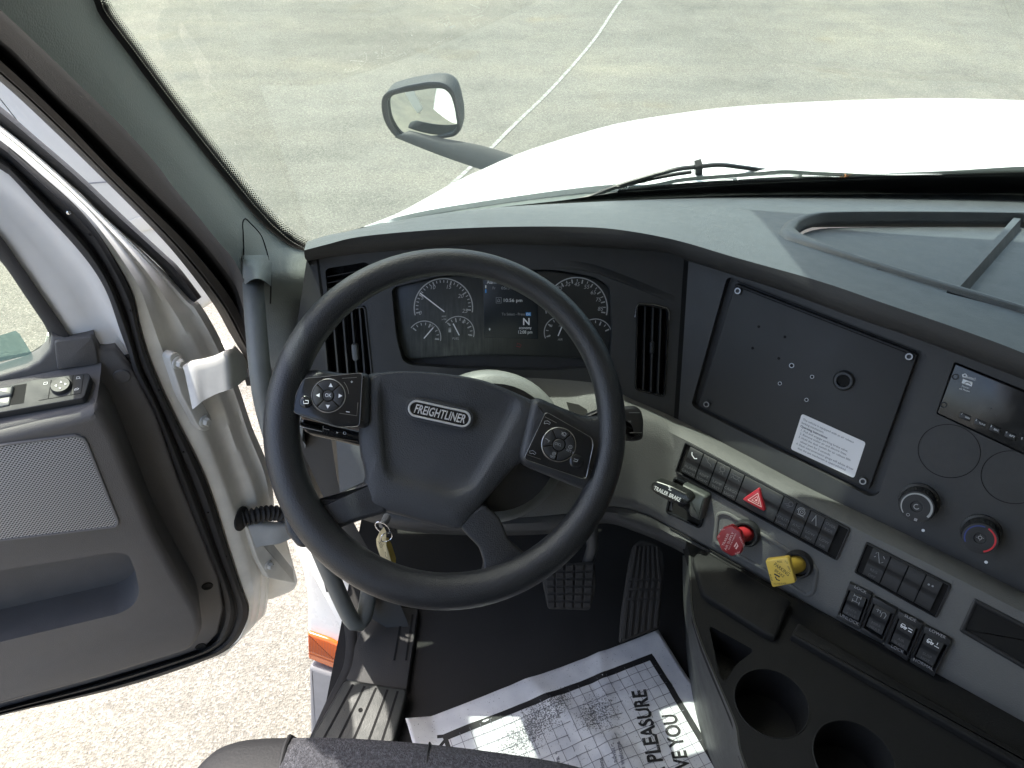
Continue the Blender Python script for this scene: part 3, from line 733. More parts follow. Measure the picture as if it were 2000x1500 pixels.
# seam and light ledge marks
mb = MB(); mb.tube([low(x, y, .006 + .03 * k) for k, (x, y) in enumerate([(977, 738), (976, 748), (974, 756)])], .0012, 6); obj('panel_seam', mb, M_void, lower)
q0 = [(1106, 785), (1130, 790), (1146, 800), (1150, 812), (1135, 818), (1115, 812)]
pts = []
for x, y in q0:
    h = hit(bvh_l, x, y); pts.append((h[0] if h[0] is not None else low(x, y, .05)) + (EYE - low(x, y, .05)).normalized() * .003)
mb = MB(); mb.add(pts, [tuple(range(6))]); obj('stalk_opening', mb, M_void, lower)
# recess behind the two brake valve knobs
rec = [(1398, 1000), (1420, 998), (1600, 1108), (1592, 1160), (1575, 1168), (1520, 1132), (1392, 1060)]
ro = rnd(lowF.poly(rec), .01); ri = inset(ro, .006)
obj('knob_recess', MB().ring(lowF, ro, ri, -.001, .0025, .001), M_grey, lower)

# ------------------------------------------------------------------ INSTRUMENT CLUSTER
def parc(mb, fr, c, r, a0, a1, wpx, h, n=48):
    pts = [(c[0] + r * math.cos(rad(a0 + (a1 - a0) * i / n)), c[1] - r * math.sin(rad(a0 + (a1 - a0) * i / n))) for i in range(n + 1)]
    return mb.pstroke(fr, pts, wpx, h)
def ticks(mb, fr, c, r, a0, a1, n, big, h, l0=5, l1=8, w=1.6):
    for i in range(n + 1):
        a = rad(a0 + (a1 - a0) * i / n); b = i % big == 0; L = l1 if b else l0
        mb.pstroke(fr, [(c[0] + (r - 3) * math.cos(a), c[1] - (r - 3) * math.sin(a)), (c[0] + (r - 3 - L) * math.cos(a), c[1] - (r - 3 - L) * math.sin(a))], w * (1.5 if b else 1), h)
ic = thing('instrument_cluster', 'dusty instrument cluster with round gauges and a centre display behind the steering wheel', 'instrument cluster', fasF.mat(fasF.p(975, 620, -.02)))
def mat_dusty():
    m, N, L, b = nodes('dusty_lens'); tc = nd(N, 'ShaderNodeTexCoord')
    n = nd(N, 'ShaderNodeTexNoise'); n.inputs['Scale'].default_value = 14; n.inputs['Detail'].default_value = 8; n.inputs['Roughness'].default_value = .7; L.new(tc.outputs['Object'], n.inputs['Vector'])
    mp = nd(N, 'ShaderNodeMapping'); mp.inputs['Scale'].default_value = (260, 26, 1); L.new(tc.outputs['Object'], mp.inputs[0])
    n2 = nd(N, 'ShaderNodeTexNoise'); n2.inputs['Scale'].default_value = 1; n2.inputs['Detail'].default_value = 5; L.new(mp.outputs[0], n2.inputs['Vector'])
    # the wiped, dusty patch sits low on the left of the lens
    vm = nd(N, 'ShaderNodeVectorMath', operation='DISTANCE'); vm.inputs[1].default_value = (-.085, -.055, 0); L.new(tc.outputs['Object'], vm.inputs[0])
    r0 = nd(N, 'ShaderNodeMapRange'); r0.inputs['From Min'].default_value = .02; r0.inputs['From Max'].default_value = .13; r0.inputs['To Min'].default_value = 1; r0.inputs['To Max'].default_value = .12; L.new(vm.outputs['Value'], r0.inputs[0])
    a = nd(N, 'ShaderNodeMath', operation='MULTIPLY'); L.new(n.outputs[0], a.inputs[0]); L.new(n2.outputs[0], a.inputs[1])
    c = nd(N, 'ShaderNodeMath', operation='MULTIPLY'); L.new(a.outputs[0], c.inputs[0]); L.new(r0.outputs[0], c.inputs[1])
    r = ramp(N, [(0, (.018, .020, .021)), (.12, (.035, .039, .038)), (.35, (.10, .11, .10)), (.6, (.16, .17, .155))]); L.new(c.outputs[0], r.inputs[0]); L.new(r.outputs[0], b.inputs['Base Color'])
    b.inputs['Roughness'].default_value = .35; return m
lens = [(767, 561), (850, 543), (950, 531), (1080, 529), (1160, 543), (1190, 562), (1193, 640), (1189, 698), (1160, 702), (1080, 696), (975, 693), (880, 695), (800, 701), (788, 694), (777, 650)]
mb = MB(); mb.plate(fasF, rnd(fasF.poly(lens, -.018), .006), -.028, -.018, .001); obj('lens', mb, mat_dusty(), ic)
hg = -.0176; hn = -.0170
def gauge(c, r, a0, a1, nt, big, nums, cap, needle, w=2.2, extra=()):
    mb = MB(); parc(mb, fasF, c, r, a0, a1, w, hg); ticks(mb, fasF, c, r, a0 - 4, a1 + 4, nt, big, hg)
    for t, x, y in nums: mb.ptext(t, fasF, x, y, cap, 0, hg, shear=.2)
    for t, x, y, cp in extra: mb.ptext(t, fasF, x, y, cp, 0, hg, shear=.2)
    g = obj('gauge', mb, M_gaugew, ic, smooth=0)
    a, b = needle; mb = MB(); mb.pstroke(fasF, [a, b], 2.2, hn); obj('needle', mb, M_wht, g, smooth=0)
    return g
gauge((866, 601), 57, 195, -9, 25, 5, [('0', 821, 611), ('5', 825, 581), ('10', 846, 561), ('15', 877, 560), ('20', 900, 578), ('25', 908, 607)], 7.5, ((820, 572), (868, 609)), extra=[('RPM', 867, 618, 3.2), ('x100', 867, 623.5, 3.2)])
gauge((829, 659), 32, 145, -12, 8, 4, [('50', 843, 636), ('100', 853, 662)], 4, ((846, 640), (828, 661)), 1.8)
gauge((895, 649), 31, 143, -17, 8, 2, [('E', 878, 634), ('1/2', 906, 628), ('F', 919, 655)], 4.2, ((885, 632), (897, 655)), 1.8, extra=[('FUEL', 890, 661, 4.2)])
gauge((1126, 602), 60, 190, -13, 18, 2, [('5', 1076, 597), ('15', 1082, 577), ('25', 1093, 562), ('35', 1109, 555), ('45', 1127, 555), ('55', 1146, 560), ('65', 1159, 571), ('75', 1169, 585), ('85', 1173, 603)], 7.5, ((1072, 609.5), (1096, 607)))
gauge((1093, 649), 30, 203, -23, 8, 2, [('0', 1073, 656), ('50', 1076, 636), ('100', 1094, 626), ('150', 1115, 638)], 4.2, ((1100, 632), (1090, 656)), 1.8, extra=[('PSI', 1094, 637, 3), ('AIR', 1094, 663, 4.2)])
gauge((1163, 655), 32, 203, 20, 8, 2, [('60', 1141, 665)], 4, ((1150, 640), (1160, 656)), 1.8)
mb = MB(); mb.plate(fasF, rnd(fasF.poly([(944, 530), (1050, 530), (1051, 662), (946, 659)], -.0175), .002), -.0185, -.0172, .0003); scr = obj('display', mb, mk('display_face', (.014, .019, .024), .25), ic)
hd = -.0168
mb = MB()
mb.ptext('Alarm Clock', fasF, 951, 551, 6.2, 0, hd, align='LEFT', wpx=39); mb.ptext('N', fasF, 1028, 628, 13, 0, hd, bold=.02); mb.ptext('economy', fasF, 1026, 640, 5.6, 0, hd, wpx=24); mb.ptext('12:08 pm', fasF, 1026, 648.5, 6.2, 0, hd, wpx=27)
mb.ptext('10:56 pm', fasF, 984, 586.5, 6.4, 0, hd, align='LEFT', wpx=36)
st = [(957 + (4 if k % 2 == 0 else 1.8) * math.sin(k * math.pi / 5), 540 - (4 if k % 2 == 0 else 1.8) * math.cos(k * math.pi / 5)) for k in range(10)]
mb.flat(fasF, fasF.poly(st, hd), hd); mb.pstroke(fasF, [(948.8, 557), (948.8, 563)], 2, hd)
mb.pstroke(fasF, [(966, 539), (970, 541), (975, 538)], 2.2, hd); mb.pstroke(fasF, [(967, 542), (970, 544), (973, 542)], 1.4, hd)
mb.flat(fasF, fasF.poly([(954.5, 643), (956.5, 640), (958, 643), (956.5, 646)], hd), hd)
obj('screen_text', mb, M_wht, scr, smooth=0)
mb = MB(); mb.ptext('Fr', fasF, 965, 562.5, 5, 0, hd); mb.ptext('05/31/2024', fasF, 979, 562.5, 5.4, 0, hd, align='LEFT', wpx=44); mb.ptext('To Select - Press', fasF, 1025, 613.5, 5, 0, hd, align='RIGHT', wpx=45)
mb.pstroke(fasF, [(969, 581), (979, 581), (979, 592), (969, 592)], .9, hd, True); mb.pstroke(fasF, [(971, 589), (972, 588), (972.5, 585), (974, 583.5), (975.5, 585), (976, 588), (977, 589)], .9, hd, True)
obj('screen_text', mb, M_dimw, scr, smooth=0)
mb = MB(); mb.flat(fasF, fasF.poly([(1027, 610), (1037, 610), (1037, 617), (1027, 617)], hd), hd); mb.pstroke(fasF, [(948.8, 565), (948.8, 572)], 2.6, hd); obj('screen_highlight', mb, mk('screen_blue', (.05, .26, .62), .4), scr)
mb = MB(); mb.ptext('OK', fasF, 1032, 613.5, 4.2, 0, hd + .0003); obj('screen_text', mb, M_wht, scr, smooth=0)
mb = MB(); mb.ptext('P', fasF, 1011, 672, 4, 0, hg); mb.pstroke(fasF, [(1008, 676), (1016, 678)], 1.4, hg); mb.pstroke(fasF, [(1013, 671), (1018, 674), (1015, 679)], 1.1, hg); obj('warning_icon', mb, mk('warning_red', (.22, .02, .03), .5), ic)
mb = MB(); mb.flat(fasF, fasF.poly([(876, 643), (881, 643), (881, 649), (876, 649)], hg), hg); mb.pstroke(fasF, [(876, 641), (881, 641)], 1.2, hg); obj('fuel_icon', mb, M_gaugew, ic)
mb = MB(); mb.pstroke(fasF, [(1112, 651), (1116, 645), (1120, 651)], .8, hg, True); mb.ptext('MPH', fasF, 922, 646, 4, 0, hg); obj('indicator_icon', mb, mk('indicator_blue', (.03, .05, .18), .5), ic) if False else None
mb = MB(); mb.pstroke(fasF, [(1111, 651), (1116, 644), (1121, 651)], .9, hg, True); obj('indicator_icon', mb, mk('indicator_blue', (.04, .06, .25), .5), ic)

# ------------------------------------------------------------------ CONTROLS ON THE DASH
UPA, RA = -71, 28
def rocker(quad, label, icon=None, lo_t=None, up_t=None, group=None, wide=False, guard=False, nm='rocker_switch', h0=0.0):
    tl, tr, br, bl = [Vector((*q, 0)) for q in quad]
    c = (tl + tr + br + bl) / 4
    t = thing(nm, label, 'switch', lowF.mat(lowF.p(c.x, c.y)), group)
    g = .035 if not wide else .015
    rows = []
    for v, h in ((0.03, -.002), (.03, .0035), (.06, .0045), (.40, .0075), (.46, .0062), (.56, .0042), (.62, .0042), (.94, .0068), (.97, .0058), (.97, -.002)):
        a = tl.lerp(bl, v); b = tr.lerp(br, v); row = []
        for k, u in enumerate((g, g, .06 + g, .94 - g, 1 - g, 1 - g)):
            q = a.lerp(b, u); row.append(lowF.p(q.x, q.y, (h + h0) if k not in (0, 5) else -.002))
        rows.append(row)
    obj('button', MB().loft(rows), M_sw, t, smooth=40)
    P = lambda u, v: (tl.lerp(tr, u) * (1 - v) + bl.lerp(br, u) * v)
    if lo_t:
        mb = MB(); n = len(lo_t)
        for i, s in enumerate(lo_t):
            q = P(.5, .79 + (i - (n - 1) / 2) * .17); mb.ptext(s, lowF, q.x, q.y, 5.0, RA, .0068 + h0, upang=UPA)
        obj('lettering', mb, M_faint2, t, smooth=0)
    if up_t:
        mb = MB(); n = len(up_t)
        for i, s in enumerate(up_t):
            q = P(.5, .25 + (i - (n - 1) / 2) * .17); mb.ptext(s, lowF, q.x, q.y, 5.0, RA, .0078 + h0, upang=UPA)
        obj('lettering', mb, M_faint2, t, smooth=0)
    if icon:
        mb = MB()
        for st in icon['s']:
            mb.pstroke(lowF, [tuple(P(.5 + x * .5, .25 - y * .22)[:2]) for x, y in st], icon.get('w', 1.1), .0080 + h0)
        obj('icon', mb, icon.get('m', M_faint2), t, smooth=0)
    return t
def cpts(cx, cy, r, n=14, a0=0, a1=360): return [(cx + r * math.cos(rad(a0 + (a1 - a0) * i / n)), cy + r * math.sin(rad(a0 + (a1 - a0) * i / n))) for i in range(n + 1)]
def bank(quad, fr_pad, name='switch_bezel'):
    return
def sub(quad, u0, u1):
    tl, tr, br, bl = [Vector((*q, 0)) for q in quad]
    return [tuple(p[:2]) for p in (tl.lerp(tr, u0), tl.lerp(tr, u1), bl.lerp(br, u1), bl.lerp(br, u0))]
bank1 = [(1342, 867), (1657, 1033), (1633, 1090), (1323, 919)]
o = rnd(lowF.poly([(1339, 862), (1662, 1032), (1635, 1095), (1319, 921)]), .004); i = inset(o, .0024)
bz = obj('switch_bezel', MB().ring(lowF, o, i, -.002, .004, .001), M_black, dash); obj('bezel_floor', MB().flat(lowF, i, .0005), M_void, bz)
bn = 'switches in the long row below the blank panel'
I_a = {'s': [[(-.1, .9), (.35, .75), (.15, .35)]], 'w': 1.0}
rocker(sub(bank1, .02, .105), 'first rocker switch of the long row, with a bright flap icon, nearest the steering wheel', {'s': [[(-.5, .2), (-.35, -.1), (.1, -.4), (.4, -.2)], [(-.5, .35), (-.42, .1)]], 'w': 2.0, 'm': M_wht}, ['ALARM', 'CANCEL'], group=bn)
rocker(sub(bank1, .105, .19), 'dark rocker switch second from the steering wheel end of the long row', {'s': [[(-.4, .5), (-.1, .1), (.3, .0), (.5, -.3)], [(-.3, .8), (-.1, .5)]]}, ['ADPT', 'LIGHT'], group=bn)
rocker(sub(bank1, .19, .275), 'rocker switch with a small beacon outline icon, third in the long row', {'s': [cpts(0, .2, .35), [(-.3, -.5), (0, -.1), (.3, -.5)], [(0, .6), (.1, 1)]]}, ['LAMP', 'TEST'], group=bn)
rocker(sub(bank1, .275, .36), 'dark rocker switch just before the red hazard triangle', {'s': [[(-.6, .3), (.6, .3)], [(-.4, .1), (-.2, -.2), (.2, -.2), (.4, .1)], [(-.6, -.3), (-.45, -.1)], [(.6, -.3), (.45, -.1)]]}, ['CARGO', 'LIGHT'], group=bn)
hz = rocker(sub(bank1, .36, .605), 'wide hazard switch with a raised red triangle in the middle of the row', wide=True, nm='hazard_switch', group=None)
tri_ = [(1449, 975), (1483, 953), (1495, 1000)]; hh_ = .013
mb = MB(); mb.plate(lowF, rnd(lowF.poly([(1449, 976), (1482, 953), (1494, 1000)], hh_), .004), .002, hh_, .0015); tr_ = obj('triangle', mb, mk('hazard_red', (.34, .018, .03), .4), hz)
def tril(k, w):
    c = (1477, 977); P = [(c[0] + (x - c[0]) * k, c[1] + (y - c[1]) * k) for x, y in ((1451, 976), (1482, 955), (1493, 998))]; return P
mb = MB()
for k, w in ((.62, 2.2), (.34, 1.8)): mb.pstroke(lowF, tril(k, w), w, hh_ + .0004, True)
mb.flat(lowF, lowF.poly(tril(.12, 1), hh_ + .0004), hh_ + .0004); obj('triangle_mark', mb, M_pink, tr_, smooth=0)
rocker(sub(bank1, .605, .685), 'rocker switch with a lamp and beam icon right after the hazard switch', {'s': [cpts(.25, .4, .32), [(-.6, 0), (0, .3)], [(-.3, -.1), (.1, .1)], [(-.1, -.3), (.3, .05)]]}, ['UTILITY', 'LIGHT'], group=bn)
rocker(sub(bank1, .685, .77), 'rocker switch marked ATC SPIN with a wheel icon', {'s': [cpts(0, .1, .45), cpts(0, .1, .2), [(-.5, -.4), (.5, -.4)], cpts(0, .1, .62, 8, 60, 180)], 'm': M_dimw}, ['ATC', 'SPIN'], group=bn)
rocker(sub(bank1, .77, .86), 'rocker switch with a crossed slanting lines icon beside the override switch', {'s': [[(-.2, .7), (.3, -.7)], [(-.2, .5), (-.4, -.4)]], 'm': M_dimw}, ['LOW', 'REV'], group=bn)
rocker(sub(bank1, .86, .945), 'rocker switch marked OVER RIDE at the far end of the long row', None, ['LOW', 'AIR'], ['OVER', 'RIDE'], group=bn)
bank2 = [(1696, 1062), (1853, 1142), (1825, 1201), (1673, 1117)]
o = rnd(lowF.poly([(1692, 1057), (1859, 1141), (1829, 1207), (1668, 1117)]), .004); i = inset(o, .0024)
bz = obj('switch_bezel', MB().ring(lowF, o, i, -.002, .004, .001), M_black, dash); obj('bezel_floor', MB().flat(lowF, i, .0005), M_void, bz)
bn2 = 'switches in the short row below the climate knobs'
rocker(sub(bank2, .06, .29), 'rocker switch with a crossed axle icon, the only marked one of the short row', {'s': [[(-.5, .4), (-.3, .7), (.2, -.7), (.5, -.3)], [(-.5, -.2), (-.4, .0)], [(.3, .5), (.5, .2)]], 'm': M_dimw}, ['REG', 'OFF'], group=bn2)
rocker(sub(bank2, .29, .51), 'plain blank switch plug next to the crossed axle switch', group=bn2)
rocker(sub(bank2, .51, .73), 'plain blank switch plug next to the plug with two indicator dots', group=bn2)
rocker(sub(bank2, .73, .94), 'plug with two pale indicator dots at the right end of the short row', {'s': [cpts(-.35, -.1, .08, 6), cpts(.1, -.05, .08, 6)], 'w': 2, 'm': M_dimw}, group=bn2)
def guarded(quad, label, icon, lo_t, head, foot):
    t = rocker([tuple(Vector(quad[0]).lerp(Vector(quad[3]), .20).lerp(Vector(quad[1]).lerp(Vector(quad[2]), .20), .12)), tuple(Vector(quad[0]).lerp(Vector(quad[3]), .20).lerp(Vector(quad[1]).lerp(Vector(quad[2]), .20), .86)),
                tuple(Vector(quad[3]).lerp(Vector(quad[2]), .86).lerp(Vector(quad[0]).lerp(Vector(quad[1]), .86), .1)), tuple(Vector(quad[3]).lerp(Vector(quad[2]), .12).lerp(Vector(quad[0]).lerp(Vector(quad[1]), .12), .1))], label, icon, lo_t, group='guarded switches in a row by the cup holders', h0=.006)
    o = rnd(lowF.poly(quad), .003); i = inset(o, .0028)
    gd = obj('switch_guard', MB().ring(lowF, o, i, -.002, .009, .0015), M_black, t); obj('guard_floor', MB().flat(lowF, i, .001), M_void, gd)
    mb = MB(); tl, tr, br, bl = [Vector(q) for q in quad]
    if head: q = tl.lerp(bl, .08).lerp(tr.lerp(br, .08), .5); mb.ptext(head, lowF, q.x, q.y, 5.6, RA, .0096, upang=UPA)
    if foot: q = tl.lerp(bl, .94).lerp(tr.lerp(br, .94), .5); mb.ptext(foot, lowF, q.x, q.y, 5.6, RA, .0096, upang=UPA)
    if mb.v: obj('lettering', mb, M_dimw2, t, smooth=0)
    # solid brow that carries the upper word
    q = [tl, tr, tr.lerp(br, .17), tl.lerp(bl, .17)]; obj('guard_brow', MB().plate(lowF, lowF.poly([tuple(p) for p in q]), 0, .0092, .001), M_black, t)
    q = [tl.lerp(bl, .89), tr.lerp(br, .89), br, bl]; obj('guard_sill', MB().plate(lowF, lowF.poly([tuple(p) for p in q]), 0, .0091, .001), M_black, t)
truck_ic = [[(-.6, .1), (-.5, .45), (-.2, .45), (-.15, .15), (.1, .15)], [(-.6, .1), (.1, .1)], cpts(-.45, -.05, .12, 8), cpts(-.1, -.05, .12, 8)]
guarded([(1661, 1135), (1705, 1157), (1680, 1226), (1635, 1202)], 'guarded switch with LOCK above and UNLOCK below, first of its row', {'s': [[(-.4, .8), (-.4, .3)], [(.4, .8), (.4, .3)], [(-.4, .55), (.4, .55)], [(0, .55), (0, -.4)], [(-.4, -.1), (-.4, -.7)], [(.4, -.1), (.4, -.7)], [(-.4, -.4), (.4, -.4)]], 'm': M_dimw}, ['INTR', 'AXLE'], 'LOCK', 'UNLOCK')
guarded([(1709, 1162), (1753, 1186), (1725, 1254), (1682, 1227)], 'guarded switch with a mirror heat icon and no words on its rim', {'s': [[(-.6, .3), (-.4, .5), (-.4, 0)], [(-.3, .3), (-.1, .5), (-.1, 0)], [(.1, -.5), (.1, .3), (.4, .5), (.6, .2), (.5, -.5)]], 'm': M_dimw}, ['MIRR', 'HEAT'], None, None)
guarded([(1757, 1189), (1804, 1214), (1773, 1286), (1730, 1258)], 'guarded switch with SLIDE above and LOCK below and a truck icon', {'s': truck_ic + [[(.2, .3), (.7, .3)], [(.3, -.1), (.7, -.1)]], 'w': 1.6, 'm': M_wht}, ['AIR', 'SLIDE'], 'SLIDE', 'LOCK')
guarded([(1808, 1218), (1860, 1246), (1825, 1316), (1778, 1287)], 'guarded switch with LOWER above and NORMAL below, last of its row', {'s': truck_ic + [[(.4, .6), (.4, .2)], [(.2, -.1), (.7, -.1)]], 'w': 1.6, 'm': M_wht}, ['SUSP', 'HGT'], 'LOWER', 'NORMAL')
# empty slot at the right edge
o = rnd(lowF.poly([(1902, 1167), (2080, 1260), (2050, 1335), (1873, 1231)]), .004); i = inset(o, .006)
t = tag(obj('dash_slot', MB().ring(lowF, o, i, -.001, .003, .001), M_black), 'empty black rectangular slot in the grey panel at the right edge', 'dash slot'); obj('slot_floor', MB().flat(lowF, i, .0006), M_void, t)
# valve knobs
def knob_post(fr, base, col, t, r=.013, h=.045, off=(0, 0)):
    f = Fr(lowF.p(*base), lowF.n); obj('collar', MB().lathe(f, (0, 0), [(.0215, -.002), (.0215, .006), (.019, .012), (.0165, .012), (.0165, .004)], 36), M_black, t)
    return f
def valve(name, label, c, base, poly, col, ext=.050, thick=.009):
    t = thing(name, label, 'knob', lowF.mat(lowF.p(*base)))
    f = knob_post(lowF, base, col, t)
    q = lowF.p(c[0], c[1], ext - thick); a = q - lowF.p(*base, .0)
    # stem from collar to the back of the head
    rows = []
    for k in range(5):
        o = lowF.p(*base, .0).lerp(q, k / 4); rr = .0135 - .001 * k
        rows.append([o + lowF.ex * rr * math.cos(2 * math.pi * j / 24) + lowF.ey * rr * math.sin(2 * math.pi * j / 24) for j in range(24)])
    obj('stem', MB().loft(rows, closed=True), col, t)
    mb = MB(); mb.plate(lowF, rnd(lowF.poly(poly, ext), .004 if name == 'parking_brake_knob' else .0015), ext - thick, ext, .002, draft=.0); obj('head', mb, col, t)
    return t
yk = valve('parking_brake_knob', 'square yellow pull knob reading PARKING BRAKE', (1524, 1117), (1560, 1100), [(1494, 1094), (1540, 1088), (1554, 1139), (1508, 1148)], M_yel)
mb = MB(); e = .0503
mb.ptext('PARKING', lowF, 1527, 1112, 6.8, 37, e, wpx=36, upang=-53); mb.ptext('BRAKE', lowF, 1522.5, 1120, 5, 37, e, wpx=22, upang=-53)
mb.ptext('PULL', lowF, 1523, 1097, 3.6, -2, e, wpx=10); mb.ptext('TO', lowF, 1535.5, 1098, 3.4, 30, e); mb.ptext('APPLY', lowF, 1541, 1111, 3.4, 68, e, wpx=13); mb.ptext('PUSH', lowF, 1506, 1128, 3.4, 72, e, wpx=13); mb.ptext('TO RELEASE', lowF, 1523, 1140, 3.4, -2, e, wpx=25)
mb.pstroke(lowF, [(1512, 1121), (1518, 1124), (1523, 1127)], 3, e); mb.pstroke(lowF, [(1514, 1126), (1517, 1132), (1523, 1134)], 2.4, e)
obj('lettering', mb, M_blk, yk, smooth=0)
oc = (1428, 1056); okt = [(1411, 1032), (1428, 1026), (1446, 1039), (1453, 1060), (1447, 1081), (1429, 1087), (1409, 1075), (1399, 1050)]
rk = valve('trailer_supply_knob', 'red eight-sided pull knob reading TRAILER AIR SUPPLY', (1427, 1056), (1459, 1040), okt, M_redk)
mb = MB()
mb.ptext('TRAILER', lowF, 1417, 1054, 4.6, -66, e, wpx=26, upang=-156); mb.ptext('AIR SUPPLY', lowF, 1424, 1057, 4.6, -66, e, wpx=38, upang=-156); mb.ptext('NOT FOR PARKING', lowF, 1430, 1058, 2.6, -66, e, wpx=34, upang=-156)
mb.ptext('PULL', lowF, 1411, 1034, 3.2, -20, e); mb.ptext('TO', lowF, 1404, 1048, 3.2, -60, e); mb.ptext('PUSH', lowF, 1440, 1080, 3.2, -25, e); mb.ptext('EVACUATE', lowF, 1449, 1058, 3, 65, e, wpx=20)
mb.pstroke(lowF, [(1434, 1068), (1439, 1060), (1441, 1066), (1437, 1072)], 2.6, e)
obj('lettering', mb, M_pink, rk, smooth=0)
# trailer brake lever
tb = thing('trailer_brake_lever', 'black hand lever reading TRAILER BRAKE in a square well', 'lever', lowF.mat(lowF.p(1345, 980)))
wo = rnd(lowF.poly([(1318, 928), (1388, 966), (1370, 1033), (1300, 1000)]), .008); wi = inset(wo, .005)
wl = obj('well_rim', MB().ring(lowF, wo, wi, -.002, .006, .002), M_gloss, tb); obj('well_floor', MB().flat(lowF, wi, .001), M_void, wl)
obj('hood', MB().plate(lowF, rnd(lowF.poly([(1330, 945), (1382, 970), (1368, 1020), (1345, 1008)], .02), .006), 0, .02, .006), mk('lever_hood', (.05, .056, .054), .4, var=.15), tb)
obj('lever_arm', MB().tube([lowF.p(1350, 992, 0), lowF.p(1332, 980, .03)], .008, 12), M_black, tb)
pd = [(1271, 945), (1280, 939), (1312, 950), (1343, 965), (1351, 977), (1344, 986), (1310, 982), (1279, 965), (1270, 955)]
e2_ = .055
pdl = obj('paddle', MB().plate(lowF, rnd(lowF.poly([(x + (x - 1310) * -.0, y) for x, y in pd], e2_), .004), e2_ - .02, e2_, .004), mk('lever_black', (.012, .013, .013), .3, var=.2), tb)
mb = MB(); mb.ptext('TRAILER BRAKE', lowF, 1303, 964.5, 7.6, 25.5, e2_ + .0003, wpx=57, upang=-66, bold=.012); mb.pstroke(lowF, [(1305, 950), (1309, 953), (1306, 956), (1311, 958)], 2, e2_ + .0003); obj('lettering', mb, M_wht, tb, smooth=0)
# climate knobs
def dial(label, c, r, marks):
    hk = .030; q = stF.l(*c, hk); f = Fr(stF.w(*q, 0), stF.n); R = stF.px2l(*c, 2 * r, hk) / 2
    t = thing('climate_knob', label, 'knob', f.mat(), 'climate knobs beside the radio')
    pr = [(R * 1.16, 0), (R * 1.16, .004), (R * 1.02, .006), (R * 1.0, hk - .003), (R * .96, hk), (R * .72, hk + .0004), (R * .34, hk), (R * .30, hk - .0015)]
    obj('knob_body', MB().lathe(f, (0, 0), pr, 48), M_sw, t)
    mb = MB()
    for k in range(30):
        a = 2 * math.pi * k / 30; mb.tube([f.w(R * 1.01 * math.cos(a), R * 1.01 * math.sin(a), .008), f.w(R * 1.0 * math.cos(a), R * 1.0 * math.sin(a), hk - .005)], .0009, 5)
    obj('grip_rib', mb, M_black, t)
    marks(t, f, R, hk + .0006)
    return t
def m_fan(t, f, R, h):
    mb = MB(); n = 40
    for k in range(n):                                         # a band that grows along the dial
        a0 = 215 - 255 * k / n; a1 = 215 - 255 * (k + 1) / n; w0 = .035 + .05 * k / n
        mb.arc(f, (0, 0), R * (.84 - w0), R * (.84 + w0 * .6), a0, a1, h, 2)
    obj('scale_band', mb, M_wht_d, t, smooth=0)
    mb = MB(); mb.arc(f, (0, 0), R * .12, R * .17, 60, 330, h - .0012, 20); mb.pstroke(f, [], 1, h) if False else None
    c = (R * .62 * math.cos(rad(228)), R * .72 * math.sin(rad(232))); mb.arc(f, c, R * .07, R * .10, 0, 360, h, 16)
    c = (R * .02, -R * .80)
    for k in range(4): mb.arc(f, (c[0] + R * .06 * math.cos(k * math.pi / 2 + .6), c[1] + R * .06 * math.sin(k * math.pi / 2 + .6)), 0, R * .05, 0, 360, h, 8)
    obj('icon', mb, M_dimw2, t, smooth=0)
def m_tmp(t, f, R, h):
    mb = MB(); mb.arc(f, (0, 0), R * .78, R * .85, 205, 75, h); obj('cold_band', mb, mk('cold_blue', (.03, .05, .22), .5), t, smooth=0)
    mb = MB(); mb.arc(f, (0, 0), R * .76, R * .86, 62, -72, h); obj('hot_band', mb, mk('hot_red', (.55, .03, .04), .5), t, smooth=0)
    mb = MB(); mb.arc(f, (0, R * .05), R * .08, R * .12, 0, 360, h - .0012, 16)
    for k in range(4): a = k * math.pi / 2; mb.stroke(f, [(R * .15 * math.cos(a), R * (.05 + .15 * math.sin(a))), (R * .2 * math.cos(a), R * (.05 + .2 * math.sin(a)))], R * .03, h - .0012)
    obj('icon', mb, M_dimw2, t, smooth=0)
dial('black fan knob with a white curved scale band', (1790, 990), 36, m_fan)
dial('black temperature knob with a blue and red scale band', (1914, 1052), 37, m_tmp)
for c in ((1803, 1036), (1926, 1098)): obj('knob_pointer', MB().flat(stF, circ(stF.l(*c, .0005), .0022, 12), .0005), M_wht, stack, smooth=0)
# radio
rd = thing('radio', 'gloss black car radio with a row of preset buttons at the right edge', 'radio', stF.mat(stF.p(1990, 830)))
mb = MB(); mb.plate(stF, rnd(stF.poly([(1867, 710), (2158, 828), (2119, 940), (1831, 806)]), .002), -.012, .003, .001); obj('radio_face', mb, M_gloss, rd)
mb = MB()
for x, y in ((1866, 736), (1843, 791)): mb.lathe(Fr(stF.p(x, y, .003), stF.n), (0, 0), [(.0042, 0), (.0042, .001), (.003, .001), (.002, -.002)], 16)
obj('screw', mb, M_black, rd)
mb = MB(); hr = .0034; ra_, ru_ = 17, -68
mb.ptext('Bluetooth', stF, 1896, 738, 5.6, ra_, hr, wpx=20, upang=ru_); mb.arc(stF, stF.l(1884, 733.5, hr), .0015, .0028, 0, 360, hr, 14)
mb.flat(stF, stF.poly([(1881, 740), (1900, 747), (1898, 755), (1878, 748)], hr), hr)
mb.ptext('Power', stF, 1886, 756, 3.4, ra_, hr, upang=ru_); mb.ptext('x2 Phone', stF, 1884, 761.5, 3.4, ra_, hr, upang=ru_)
